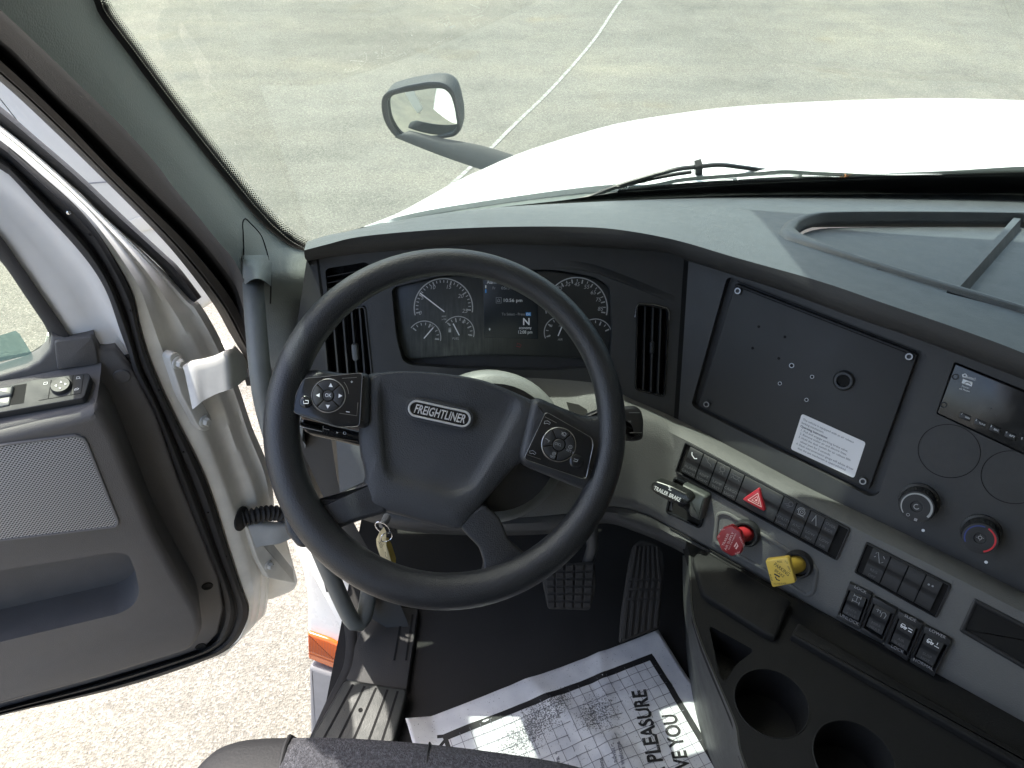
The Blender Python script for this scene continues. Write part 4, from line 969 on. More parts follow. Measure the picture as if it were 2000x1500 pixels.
for s, x, y, cp in (('1', 1879, 808, 4), ('SEEK', 1890, 816, 3.2), ('2', 1907, 820, 4), ('TUNE', 1918, 828, 3.2), ('3', 1936, 832, 4), ('SRC', 1946, 840, 3.6), ('4', 1966, 844, 4), ('RPT', 1977, 852, 4), ('5', 1996, 856, 4)): mb.ptext(s, stF, x, y, cp, 24, hr + .0016, upang=ru_)
obj('lettering', mb, M_wht, rd, smooth=0)
mb = MB(); mb.pstroke(stF, [(1884, 749), (1888, 746.5), (1892, 748), (1896, 751)], 1.8, hr + .0003); obj('phone_icon', mb, M_blk, rd, smooth=0)
for x in range(4):
    q = [(1876 + x * 29.5, 804 + x * 12.2), (1897 + x * 29.5, 813 + x * 12.2), (1894 + x * 29.5, 823 + x * 12.2), (1873 + x * 29.5, 814 + x * 12.2)]
    obj('preset_button', MB().plate(stF, rnd(stF.poly(q), .001), .002, .0048, .0006), M_black, rd)
# instruction sticker
stk = thing('instruction_sticker', 'white sticker with operating instructions on the blank black panel', 'sticker', stF.mat(stF.p(1617, 870, -.0047)))
mb = MB(); mb.plate(stF, rnd(stF.poly([(1566, 808), (1691, 864), (1668, 934), (1544, 877)], -.0045), .004), -.0050, -.0044); obj('paper', mb, M_sticker, stk)
mb = MB(); L0, L1 = Vector((1569, 817)), Vector((1549, 871))
for k, (s, ind, w, bd) in enumerate((('The vehicle is equipped with an air release', 0, 106, 0), ('locking mechanism.', 0, 47, 0), ('Operating Instructions:', 0, 57, .03), ('1. Pull and engage parking brake valve.', 4, 98, 0), ('2. Remove trailer air and electric lines.', 4, 98, 0), ('3. Hold the dash switch for air release fifth', 4, 108, 0), ('wheel jaws for 5 seconds.', 10, 64, 0), ('4. Dash instrumentation gauge will advise driver', 4, 119, 0), ('that the jaw mechanism is open/unlocked.', 10, 101, 0))):
    q = L0.lerp(L1, k / 8.3 + .03) + Vector((ind * .9, ind * .42)); mb.ptext(s, stF, q.x, q.y, 3.9, 24.5, -.0042, align='LEFT', wpx=w, upang=-70, bold=bd)
obj('lettering', mb, mk('sticker_ink', (.10, .10, .13), .6), stk, smooth=0)
# brown leaf and wiper come with the outside things
# ------------------------------------------------------------------ CONSOLE WITH CUP HOLDERS
CZ = 1.55
conF = Fr((.4, .55, CZ), (0, 0, 1))
con = thing('center_console', 'dark floor console with two round cup holders under the switch panel', 'console', conF.mat(Vector((.45, .6, FZ))))
edge = [(1349, 1085), (1350, 1132), (1355, 1200), (1372, 1255), (1393, 1306), (1421, 1370), (1441, 1420), (1448, 1465), (1472, 1530)]
top = edge + [(2150, 1600), (2000, 1480), (1800, 1360), (1650, 1262), (1540, 1195), (1420, 1120)]
cup1 = circ(conF.l(1507, 1372), conF.px2l(1507, 1372, 140) / 2, 40); cup2 = circ(conF.l(1668, 1482), conF.px2l(1668, 1482, 152) / 2, 40)
pk = rnd(conF.poly([(1384, 1221), (1474, 1270), (1440, 1296), (1415, 1332), (1406, 1322)]), .008)
mb = MB(); mb.plate(conF, conF.poly(top), -.02, 0, 0, holes=[(cup1, .07), (cup2, .07), (pk, .05)])
ct = obj('console_top', mb, M_con, con, smooth=30)
for c, r in (((1507, 1372), 71), ((1668, 1482), 77)):
    R = conF.px2l(*c, 2 * r) / 2; p = conF.l(*c); obj('cup_ring', MB().tube([conF.w(p[0] + R * math.cos(2 * math.pi * k / 48), p[1] + R * math.sin(2 * math.pi * k / 48), .0) for k in range(48)], .0010, 8, closed=True), M_con, ct)
e_ = [conF.p(q.x, q.y) for q in rs([(x, y, 0) for x, y in edge], 40)]
b_ = [Z(q.x, q.y, FZ) for q in rs([(x, y, 0) for x, y in [(1336, 1085), (1336, 1132), (1337, 1190), (1339, 1245), (1343, 1300), (1352, 1370), (1364, 1425), (1380, 1470), (1406, 1530)]], 40)]
w_ = [e_, [p + Vector((-.003, 0, .001)) for p in e_]] + [[p.lerp(q, f) + Vector((-.010 * math.sin(math.pi * min(1, f * 1.6)), 0, 0)) for p, q in zip(e_, b_)] for f in (.06, .15, .3, .5, .75)] + [b_]
obj('console_side', MB().loft(w_), mk('console_side', (.055, .058, .056), .5, bump=(500, .25, 'v'), var=.15), con, smooth=50)
mb = MB(); mb.plate(conF, rnd(conF.poly([(1352, 1088), (1372, 1070), (1548, 1172), (1540, 1188), (1516, 1245), (1500, 1240), (1372, 1160)], .012), .01), -.01, .012, .005); obj('storage_shelf', mb, M_con, con)
mb = MB(); mb.plate(conF, rnd(conF.poly([(1560, 1215), (2050, 1500), (2060, 1520), (2000, 1500), (1545, 1240)], .012), .004), -.005, .012, .004); obj('console_rib', mb, M_con, con)
mb = MB(); mb.plate(conF, conF.poly([(1330, 1020), (1700, 1200), (2250, 1540), (2250, 1640), (1900, 1440), (1540, 1200), (1350, 1090)], .0), -.03, -.002); obj('console_back', mb, M_con, con)
# ------------------------------------------------------------------ STEERING WHEEL
whO = D(875, 834, 1.0); whF = Fr(whO, -ray(875, 834))
wh = thing('steering_wheel', 'large black steering wheel with button pads and a chrome name badge', 'steering wheel', whF.mat())
K = whF.px2l(875, 834, 100) / 100
RM = 321 * K
n = 96
mb = MB(); rows = []
for i in range(n):
    a = 2 * math.pi * i / n; dr = whF.ex * math.cos(a) + whF.ey * math.sin(a); c = whO + dr * RM; r = (31 - 4.5 * math.sin(a) - 3 * math.cos(a)) * K; c = whO + dr * (353.5 * K - r)
    rows.append([c + dr * (r * math.cos(b)) + whF.n * (r * 1.0 * math.sin(b)) for b in [2 * math.pi * j / 24 for j in range(24)]])
rows.append(rows[0]); mb.loft(rows, closed=True)
obj('rim', mb, M_leather, wh, smooth=80)
def spoke(poly, h0, h1, mat, bev=.012, r=.012, name='spoke'):
    return obj(name, MB().plate(whF, rnd(whF.poly(poly, h1), r, 6), h0, h1, bev, 5), mat, wh, smooth=60)
spoke([(532, 742), (560, 742), (612, 718), (665, 729), (722, 726), (722, 836), (660, 837), (590, 814), (560, 806), (540, 830), (526, 800)], -.034, .009, M_leather, .010, .012)
spoke([(1040, 770), (1090, 792), (1140, 812), (1168, 812), (1212, 800), (1212, 890), (1190, 960), (1165, 965), (1120, 950), (1010, 905)], -.034, .006, M_leather, .012, .018)
spoke([(548, 980), (600, 988), (640, 974), (735, 930), (760, 1002), (700, 1018), (654, 1036), (622, 1058), (585, 1075), (556, 1040)], -.030, -.004, M_leather, .007, .010)
spoke([(893, 1022), (945, 984), (976, 1012), (995, 1056), (1038, 1094), (1012, 1140), (945, 1160), (937, 1134), (946, 1102), (935, 1068), (911, 1045)], -.030, -.006, M_leather, .004, .006)
# hub
HO = [(706, 760), (714, 733), (745, 726), (800, 724), (870, 729), (940, 741), (1000, 763), (1050, 786), (1076, 802), (1070, 822), (1050, 855), (1028, 895), (1004, 915), (960, 965), (910, 1028), (896, 1036), (870, 1032), (800, 1014), (728, 992), (716, 970), (708, 945), (711, 930), (707, 905), (703, 895), (699, 850), (702, 800)]
HI = [(748, 742), (752, 733), (770, 731), (810, 730), (870, 736), (930, 748), (975, 765), (996, 777), (1003, 786), (1000, 800), (988, 825), (970, 860), (948, 900), (925, 938), (908, 950), (890, 955), (870, 953), (835, 943), (785, 930), (768, 922), (760, 910), (757, 895), (754, 875), (752, 850), (750, 815), (748, 775)]
hubF = Fr(whF.w(0, 0, -.004), whF.n)
o2 = [tuple(q) for q in rs([(*hubF.l(x, y), 0) for x, y in HO], 110, True)]; i2 = [tuple(q) for q in rs([(*hubF.l(x, y), 0) for x, y in HI], 110, True)]
o2 = [(q[0], q[1]) for q in o2]; i2 = [(q[0], q[1]) for q in i2]
ymax = max(q[1] for q in i2); cr_ = [min(1, max(0, (ymax - .010 - q[1]) / .03)) for q in i2]
def hrow(f, h, base=None):
    return [hubF.w(*(Vector(a).lerp(Vector(b), f)), h if base is None else base + (h - base) * k) for a, b, k in zip(o2, i2, cr_)]
ins = [(q[0], q[1]) for q in inset(ccw(o2), .006)] if area(o2) > 0 else [(q[0], q[1]) for q in inset(o2[::-1], .006)][::-1]
rows = [[hubF.w(a, b, -.045) for a, b in o2], [hubF.w(a, b, -.010) for a, b in o2], [hubF.w(*Vector(a).lerp(Vector(b), .4), -.003) for a, b in zip(o2, ins)], [hubF.w(a, b, 0) for a, b in ins],
        hrow(.45, .003), hrow(.72, .004), hrow(.84, .003, .004), hrow(.93, -.001, .004), hrow(1.0, -.003, .004)]
cen = Vector((sum(q[0] for q in i2) / len(i2), sum(q[1] for q in i2) / len(i2)))
for f in (.12, .3, .6): rows.append([hubF.w(*Vector(q).lerp(cen, f), (-.0035 if f > .1 else 0) + (1 - k) * .0075 * (1 - f)) for q, k in zip(i2, cr_)])
mb = MB().loft(rows, closed=True); mb.add(rows[-1], [tuple(range(110))])
hub = obj('hub_cover', mb, M_hub, wh, smooth=50)
# badge
bc = (858.5, 808); ba = 12.5
def cap_poly(fr, c, L, W, ang, h, n=14):
    out = []
    for k in range(2 * n):
        a = (k / n) * math.pi - math.pi / 2; sx = (L - W) / 2 if k < n else -(L - W) / 2
        if k >= n: a = ((k - n) / (n - 1)) * math.pi + math.pi / 2
        else: a = (k / (n - 1)) * math.pi - math.pi / 2
        x = sx + W / 2 * math.cos(a); y = W / 2 * math.sin(a); ca, sa = math.cos(rad(ang)), math.sin(rad(ang))
        out.append(fr.l(c[0] + x * ca - y * sa, c[1] + x * sa + y * ca, h))
    return ccw(out)
bo = cap_poly(hubF, bc, 126, 34, ba, .008); bi = cap_poly(hubF, bc, 117, 25, ba, .008); bw = cap_poly(hubF, bc, 136, 44, ba, .008)
obj('badge_recess', MB().ring(hubF, bw, bo, -.006, .0075, .001), M_hub, hub)
bd = obj('badge', MB().ring(hubF, bo, bi, -.005, .0100, .0012), M_badge, hub); 
obj('badge_field', MB().flat(hubF, bi, .0078), M_gloss, hub)
mb = MB(); mb.ptext('FREIGHTLINER', hubF, bc[0] + 1, bc[1], 16.5, ba, .0084, wpx=101, upang=-90 + ba, bold=.018, shear=.18, ext=.03); obj('badge_lettering', mb, M_badge, hub, smooth=0)
# button pads
def pad(name, poly, h):
    p_ = obj(name, MB().plate(whF, rnd(whF.poly(poly, h), .006, 5), -.03, h, .002, 3), M_gloss, wh)
    o = rnd(whF.poly(poly, h), .006, 5); i = inset(o, .0011)
    obj('silver_edge', MB().ring(whF, o, i, h - .003, h + .0004, .0003), M_chrome_d, p_); return p_
PH = .014
lp = pad('button_pad', [(592, 739), (709, 727), (703, 834), (660, 836), (571, 806), (577, 770)], PH)
def rosette(p_, c, r, r2, gaps):
    q = whF.l(*c, PH); R = whF.px2l(*c, 2 * r, PH) / 2; R2 = whF.px2l(*c, 2 * r2, PH) / 2; f = Fr(whF.w(*q, PH), whF.n)
    obj('dial_groove', MB().ring(f, circ((0, 0), R * 1.12, 48), circ((0, 0), R * 1.02, 48), -.001, .0008, .0004), M_chrome_d, p_)
    for k, (a0, a1) in enumerate(gaps):
        N = 12; out = [(R * math.cos(rad(a0 + (a1 - a0) * i / N)), R * math.sin(rad(a0 + (a1 - a0) * i / N))) for i in range(N + 1)]
        inn = [(R2 * 1.15 * math.cos(rad(a1 + (a0 - a1) * i / N)), R2 * 1.15 * math.sin(rad(a1 + (a0 - a1) * i / N))) for i in range(N + 1)]
        obj('button', MB().plate(f, out + inn, -.001, .0022, .0008, 2), M_sw, p_)
    obj('button', MB().lathe(f, (0, 0), [(R2, 0), (R2, .002), (R2 * .85, .003), (R2 * .4, .0026)], 28), M_sw, p_)
    return f, R
hb = PH + .0026
f_, R_ = rosette(lp, (641.5, 773), 30.5, 10.5, [(48, 132), (138, 222), (228, 312), (318, 402)])
mb = MB(); mb.ptext('OK', whF, 641, 772, 7, 3, PH + .0032, wpx=12)
for t in ([(646, 748), (642, 755.5), (650, 756)], [(617, 772), (624.5, 768), (624, 776)], [(669, 773), (661.5, 769), (661, 777)], [(640, 798), (636, 790.5), (644.5, 791)]): mb.flat(whF, whF.poly(t, hb), hb)
mb.ptext('+', whF, 687, 746, 6, 0, PH + .0006); mb.pstroke(whF, [(676, 804), (683, 805)], 1.2, PH + .0006)
mb.pstroke(whF, [(593, 783), (593, 788), (602, 788), (602, 782), (596, 782)], 1.5, PH + .0030)
obj('icon', mb, M_wht, lp, smooth=0)
mb = MB(); mb.pstroke(whF, [(668, 739), (697, 737)], 1, PH + .0006); parc(mb, whF, (641, 772), 40, 40, 4, 1, PH + .0006); mb.pstroke(whF, [(663, 807), (697, 812), (699, 786)], 1, PH + .0006); obj('pad_line', mb, M_chrome_d, lp, smooth=0)
def knob_round(p_, c, r):
    q = whF.l(*c, PH); R = whF.px2l(*c, 2 * r, PH) / 2; f = Fr(whF.w(*q, PH), whF.n)
    return obj('button', MB().lathe(f, (0, 0), [(R, -.001), (R, .0012), (R * .9, .002), (R * .5, .0026), (R * .15, .0028)], 28), M_gloss, p_)
knob_round(lp, (597.5, 785), 12.5)
rp = pad('button_pad', [(1066, 803), (1156, 854), (1160, 868), (1146, 934), (1138, 936), (1022, 897)], PH)
f_, R_ = rosette(rp, (1091.5, 868.5), 30.5, 11.5, [(115 - 72 * k - 70, 115 - 72 * k - 4) for k in range(5)])
knob_round(rp, (1126, 901), 13.5)
mb = MB(); ra2 = 15
mb.ptext('CNCL', whF, 1090, 867.5, 5, 20, PH + .0032, wpx=13, upang=-72); mb.ptext('RES', whF, 1111, 880, 4.6, 20, hb, upang=-72); mb.ptext('SET', whF, 1079, 892.5, 4.6, 20, hb, upang=-72)
mb.pstroke(whF, cpts(1114, 873, 3.4, 14), .9, hb, True); mb.flat(whF, whF.poly(cpts(1114, 873, 1, 6)[:-1], hb), hb); mb.pstroke(whF, cpts(1082, 886, 3, 14), .9, hb, True); mb.pstroke(whF, [(1080.5, 886), (1083.5, 886.3)], .8, hb)
mb.pstroke(whF, cpts(1102, 848, 3.6, 12), .9, hb, True); mb.pstroke(whF, [(1097, 843), (1104, 853)], .9, hb); mb.pstroke(whF, [(1096, 848), (1098, 847)], .9, hb)
mb.pstroke(whF, [(1065, 856), (1069, 858), (1073, 862)], .9, hb); mb.pstroke(whF, [(1070, 864), (1074, 860)], .9, hb)
hp = PH + .0006
mb.pstroke(whF, [(1063, 827), (1064, 822.5), (1070, 822), (1075, 826), (1073, 829), (1070, 827), (1066, 826.5), (1063, 828)], 1, hp)
mb.pstroke(whF, [(1035, 885), (1034, 881), (1041, 880), (1047, 885), (1044, 888), (1041, 885), (1038, 886)], 1, hp, True)
mb.pstroke(whF, [(1121, 896), (1127, 898)], 1.4, PH + .003); mb.pstroke(whF, [(1120, 900), (1127, 902), (1129, 897)], 1.2, PH + .003)
obj('icon', mb, M_dimw, rp, smooth=0)
mb = MB(); mb.pstroke(whF, [(1064, 814), (1087, 826)], 1, hp); mb.pstroke(whF, [(1030, 888), (1056, 897)], 1, hp); obj('pad_line', mb, M_chrome_d, rp, smooth=0)
mb = MB(); mb.plate(whF, rnd(whF.poly([(1023, 899), (1143, 937), (1139, 945), (1040, 918)], -.002), .003), -.03, -.002, .002); obj('pad_skirt', mb, M_fascia, wh)

# ------------------------------------------------------------------ STEERING COLUMN, STALKS, KEY
colA = whF.p(962, 872, -.10)
coF = Fr(colA, whF.n)
colm = thing('steering_column', 'grey steering column shroud with black stalks behind the wheel', 'steering column', coF.mat())
obj('shroud', MB().lathe(coF, (0, 0), [(.125, -.22), (.118, -.10), (.111, -.02), (.108, .0), (.100, .008), (.080, .010)], 56), mk('shroud_grey', (.17, .18, .175), .45, bump=(600, .3, 'v')), colm, smooth=50)
obj('shroud_cap', MB().lathe(coF, (0, 0), [(.09, .008), (.088, .045), (.05, .050)], 40), M_black, colm)
sF = Fr(whF.w(0, 0, -.075), whF.n)
obj('shift_stalk', MB().plate(sF, rnd(sF.poly([(1095, 832), (1172, 798), (1240, 792), (1252, 800), (1257, 820), (1256, 858), (1240, 862), (1226, 862), (1224, 835), (1176, 812), (1110, 850)], .0), .007), -.022, .006, .008, 4), M_black, colm, smooth=60)
mb = MB(); mb.ptext('M', sF, 1230, 824, 5, 0, .0064); mb.pstroke(sF, [(1228, 806), (1250, 806)], 1, .0064); mb.pstroke(sF, [(1228, 845), (1254, 845)], 1, .0064); obj('stalk_mark', mb, M_dimw, colm, smooth=0)
lF = Fr(whF.w(0, 0, -.055), whF.n)
ls = obj('light_stalk', MB().plate(lF, rnd(lF.poly([(583, 820), (592, 812), (640, 826), (725, 846), (725, 878), (660, 862), (606, 850), (588, 838)], .004), .008), -.02, .004, .008, 4), M_gloss, colm, smooth=60)
mb = MB(); mb.plate(lF, rnd(lF.poly([(582, 824), (620, 836), (640, 846), (700, 858), (700, 864), (640, 854), (600, 846)], .006), .003), .0, .006, .003); obj('stalk_slider', mb, M_black, ls)
mb = MB(); mb.pstroke(lF, [(585, 833), (629, 843)], 1.3, .0068); mb.pstroke(lF, [(631, 832), (631, 843)], .9, .0068); mb.pstroke(lF, [(632, 837), (643, 840)], 1, .0068); mb.flat(lF, lF.poly([(657, 843), (661, 845.5), (657, 847)], .0068), .0068); mb.pstroke(lF, cpts(673, 846, 2.6, 12), .9, .0068, True); obj('stalk_mark', mb, M_wht, ls, smooth=0)
obj('stalk_band', MB().plate(lF, lF.poly([(586, 812), (650, 822), (725, 842), (725, 847), (640, 829), (590, 818)], .0075), .002, .0075, .001), mk('stalk_tan', (.25, .20, .165), .5), ls)
# ignition key with card tags
kt = thing('ignition_key', 'ignition key with two wire rings and paper tags hanging below the wheel hub', 'key', D(745, 1040, 1.09))
kd = 1.09
obj('key_blade', MB().tube([D(756, 1010, kd + .02), D(750, 1022, kd + .005), D(744, 1028, kd)], [.006, .0055, .004], 10), mk('key_grey', (.12, .12, .13), .4), kt)
def wring(c, rx, ry, rot, d):
    return MB().tube([D(c[0] + rx * math.cos(a) * math.cos(rot) - ry * math.sin(a) * math.sin(rot), c[1] + rx * math.cos(a) * math.sin(rot) + ry * math.sin(a) * math.cos(rot), d + .004 * math.sin(a)) for a in [2 * math.pi * k / 40 for k in range(40)]], .0008, 8, closed=True)
obj('ring', wring((747, 1031), 16, 8.5, .6, kd - .004), M_chrome, kt); obj('ring', wring((755, 1049), 12, 8, -.5, kd - .012), M_chrome, kt)
def card(pts, d, off, mat):
    mb = MB(); q = [D(x, y, d + o) for x, y, o in pts]; mb.add(q, [tuple(range(len(q)))]); return obj('tag', mb, mat, kt, smooth=0, solid=.0007)
c1 = card([(750, 1029, .0), (754, 1038, .0), (755, 1066, .0), (764, 1096, .0), (757, 1102, .0), (753, 1109, .0), (742, 1084, .002), (736, 1066, .006), (735, 1053, .008), (741, 1040, .004)], kd - .006, 0, M_tagp)
c2 = card([(754, 1050, .0), (758, 1050, .0), (764, 1062, .012), (768, 1075, .016), (773, 1090, .02), (772, 1112, .012), (771.5, 1121, .0), (763, 1096, .0), (755, 1066, .0)], kd - .004, 0, M_tagy)
mb = MB(); cf = Fr(D(746, 1070, kd - .0075), -ray(746, 1070))
for a in ([(738, 1057), (742, 1062), (739, 1063), (744, 1058)], [(741, 1066), (746, 1061), (743, 1070)], [(745, 1070), (749, 1062)], [(752, 1078), (754, 1082), (753, 1086), (756, 1090), (755, 1094)]): mb.pstroke(cf, a, .8, .0)
obj('handwriting', mb, mk('pen_ink', (.06, .05, .05), .6), c1, smooth=0)

# ------------------------------------------------------------------ PEDALS
bkF = Fr(D(1112, 1150, 1.42), (-.05, -.62, .78))
bk = thing('brake_pedal', 'dark rubber brake pedal with square treads beside the accelerator', 'pedal', bkF.mat())
bq = [(1066, 1100), (1162, 1098), (1164, 1150), (1152, 1192), (1070, 1190), (1058, 1130)]
obj('pad', MB().plate(bkF, rnd(bkF.poly(bq), .006), -.012, 0, .003), M_rub, bk)
tl, tr, br, bl = [Vector((*q, 0)) for q in ((1064, 1102), (1162, 1101), (1155, 1190), (1068, 1188))]
mb = MB()
for i in range(5):
    for j in range(6):
        q = [tl.lerp(tr, (i + a) / 5).lerp(bl.lerp(br, (i + a) / 5), (j + b) / 6) for a, b in ((.1, .12), (.9, .12), (.9, .88), (.1, .88))]; mb.plate(bkF, bkF.poly([tuple(p[:2]) for p in q], .004), -.001, .004, .001, 1)
obj('tread_block', mb, M_rub, bk, smooth=30)
obj('arm', MB().tube([D(1148, 985, 1.36), D(1156, 1030, 1.40), D(1157, 1070, 1.43), D(1146, 1105, 1.45)], [.010, .011, .011, .010], 12), mk('pedal_arm', (.10, .10, .10), .45, metal=.5), bk)
acF = Fr(D(1258, 1160, 1.40), (-.08, -.55, .83))
ac = thing('accelerator_pedal', 'long ribbed black accelerator pedal against the firewall', 'pedal', acF.mat())
aq = [(1236, 1066), (1252, 1053), (1280, 1060), (1296, 1078), (1298, 1105), (1288, 1226), (1209, 1257), (1213, 1200), (1228, 1100)]
obj('pad', MB().plate(acF, rnd(acF.poly(aq), .006), -.02, 0, .004), M_rub, ac)
mb = MB()
def accx(u, y):                                                # rib lines run along the pedal
    L = np.interp(y, [1060, 1100, 1200, 1275], [1240, 1230, 1213, 1208]); R = np.interp(y, [1060, 1080, 1105, 1240, 1275], [1284, 1296, 1298, 1287, 1286]); return L + (R - L) * u
for (y0, y1) in ((1066, 1130), (1135, 1149), (1154, 1168), (1173, 1272)):
    for k in range(6):
        u = .10 + k * .16; y2 = y1 if y1 < 1200 else 1250 - 26 * u; mb.plate(acF, acF.poly([(accx(u - .045, y0), y0), (accx(u + .045, y0), y0), (accx(u + .045, y2), y2), (accx(u - .045, y2), y2)], .003), -.001, .003, .0008, 1)
obj('tread_rib', mb, M_rub, ac, smooth=30)

# ------------------------------------------------------------------ PAPER FLOOR MAT
PZ = FZ + .012
a = Z(795, 1420, PZ); b = Z(1285, 1232, PZ); ex = (b - a).normalized(); pap = Fr(b, (0, 0, 1), ex)
W = (b - a).length; HGT = .62
def ph(x, y):                                                  # the paper's waves and creases
    v = .003 * math.sin(x * 14 + y * 5) * math.sin(y * 11 + 1) + .001 * math.sin(x * 37 + y * 21) + .004 * max(0, 1 - abs(x + .28 + y * .5) / .03) + .003 * max(0, 1 - abs(x + .13 - y * .35) / .02) + .003 * max(0, 1 - abs(y + .12 + x * .2) / .015)
    v += .03 * max(0, (-x - W + .045) / .045) * max(0, 1 + y / .12) if y > -.12 else 0
    v += .0035 * abs(math.sin(x * 60 + 9 * math.sin(y * 25))) * math.exp(-((x + .2) ** 2 + (y + .17) ** 2) / .018)
    return max(0, v + .004)
def mat_paper():
    m, N, L, b = nodes('floor_paper'); tc = nd(N, 'ShaderNodeTexCoord')
    def blob(c, rx, ry, rot):
        mp = nd(N, 'ShaderNodeMapping', vector_type='TEXTURE'); mp.inputs['Location'].default_value = (*c, 0); mp.inputs['Rotation'].default_value = (0, 0, rad(rot)); mp.inputs['Scale'].default_value = (rx, ry, 1); L.new(tc.outputs['Object'], mp.inputs[0])
        ln = nd(N, 'ShaderNodeVectorMath', operation='LENGTH'); L.new(mp.outputs[0], ln.inputs[0])
        r = nd(N, 'ShaderNodeMapRange'); r.inputs['From Min'].default_value = .35; r.inputs['From Max'].default_value = 1.1; r.inputs['To Min'].default_value = 1; r.inputs['To Max'].default_value = 0; L.new(ln.outputs['Value'], r.inputs[0]); return r.outputs[0]
    def px(x, y): return pap.l(x, y)
    m1 = blob(px(1030, 1432), .10, .040, 25); m2 = blob(px(1165, 1398), .050, .040, 20); m3 = blob(px(1080, 1390), .06, .03, 30)
    s = nd(N, 'ShaderNodeMath', operation='MAXIMUM'); L.new(m1, s.inputs[0]); L.new(m2, s.inputs[1]); s2 = nd(N, 'ShaderNodeMath', operation='MAXIMUM'); L.new(s.outputs[0], s2.inputs[0]); L.new(m3, s2.inputs[1])
    n = nd(N, 'ShaderNodeTexNoise'); n.inputs['Scale'].default_value = 420; n.inputs['Detail'].default_value = 3; L.new(tc.outputs['Object'], n.inputs['Vector'])
    # speckle of boot dirt: threshold of fine noise by the print's own shape
    t = nd(N, 'ShaderNodeMath', operation='MULTIPLY_ADD'); t.inputs[1].default_value = .20; t.inputs[2].default_value = .31; L.new(s2.outputs[0], t.inputs[0])
    g = nd(N, 'ShaderNodeMath', operation='LESS_THAN'); L.new(n.outputs[0], g.inputs[0]); L.new(t.outputs[0], g.inputs[1])
    n2 = nd(N, 'ShaderNodeTexNoise'); n2.inputs['Scale'].default_value = 18; n2.inputs['Detail'].default_value = 6; L.new(tc.outputs['Object'], n2.inputs['Vector'])
    r2 = ramp(N, [(.35, (.60, .61, .65)), (.6, (.74, .745, .77))]); L.new(n2.outputs[0], r2.inputs[0])
    x = nd(N, 'ShaderNodeMix', data_type='RGBA'); f = nd(N, 'ShaderNodeMath', operation='MULTIPLY'); f.inputs[1].default_value = .8; L.new(g.outputs[0], f.inputs[0]); L.new(f.outputs[0], x.inputs[0]); L.new(r2.outputs[0], x.inputs[6]); x.inputs[7].default_value = (.05, .05, .055, 1)
    L.new(x.outputs[2], b.inputs['Base Color']); b.inputs['Roughness'].default_value = .55; return m
pm = thing('paper_floor_mat', 'wrinkled white paper floor mat with a printed grid, black border and dirty boot print', 'paper mat', pap.mat())
NX, NY = 70, 70; rows = [[pap.w(-W - .0 + W * i / NX, -HGT * j / NY, ph(-W + W * i / NX, -HGT * j / NY)) for i in range(NX + 1)] for j in range(NY + 1)]
obj('sheet', MB().loft(rows), mat_paper(), pm, smooth=80, solid=.0004)
def drape_line(mb, p, q, w, n=60, off=.0009):
    A = []; B = []; p = Vector(p); q = Vector(q); d = (q - p).normalized(); m = Vector((-d.y, d.x)) * w / 2
    for i in range(n + 1):
        c = p.lerp(q, i / n)
        for lst, s in ((A, 1), (B, -1)):
            e = c + m * s; lst.append(pap.w(e.x, e.y, ph(e.x, e.y) + off))
    mb.loft([A, B])
bx1 = pap.l(1271, 1285)[0]; by1 = pap.l(1271, 1285)[1]; bx0 = -W + .052
mb = MB(); drape_line(mb, (bx0, by1), (bx1 + .005, by1), .0115); drape_line(mb, (bx1, by1), (bx1, -HGT + .03), .0115); drape_line(mb, (bx0 + .004, by1), (bx0 + .004, -HGT + .03), .008)
obj('printed_border', mb, M_blk, pm, smooth=0)
mb = MB(); st_ = .0192; x = bx1 - st_
while x > bx0 + .01: drape_line(mb, (x, by1), (x, -HGT + .03), .0009, 70); x -= st_
y = by1 - st_
while y > -HGT + .04: drape_line(mb, (bx0, y), (bx1, y), .0009, 70); y -= st_
obj('printed_grid', mb, mk('grid_ink', (.14, .14, .17), .6), pm, smooth=0)
dr_ = lambda x, y: ph(x, y)
mb = MB()
up_d = Vector(pap.l(1240, 1352)) - Vector(pap.l(1275, 1500))    # the words run up the sheet
def run(s, px, py, cap_px, end):                               # text that starts low and ends at the given point
    p1 = Vector(pap.l(px, py)); d = up_d.normalized(); k = pap.px2l(px, py, cap_px)
    mb.text(s, pap, p1, k, d=d, h=.0010, align='RIGHT', drape=dr_, bold=.028, width=end)
run("BEEN A PLEASURE", 1246, 1353, 27, .232); run('TO SERVE YOU', 1305, 1400, 27, .182); run('IN', 866, 1438, 22, .035)
obj('lettering', mb, M_blk, pm, smooth=0)
mb = MB()
for s, x, y, c in (('in person', 1086, 1470, 8), ('questions', 1172, 1484, 8), ('adviser.', 1193, 1458, 8), ('you are always welcome.', 1205, 1452, 8)): run(s, x, y, c, None)
obj('small_lettering', mb, mk('grey_ink', (.22, .22, .25), .6), pm, smooth=0)

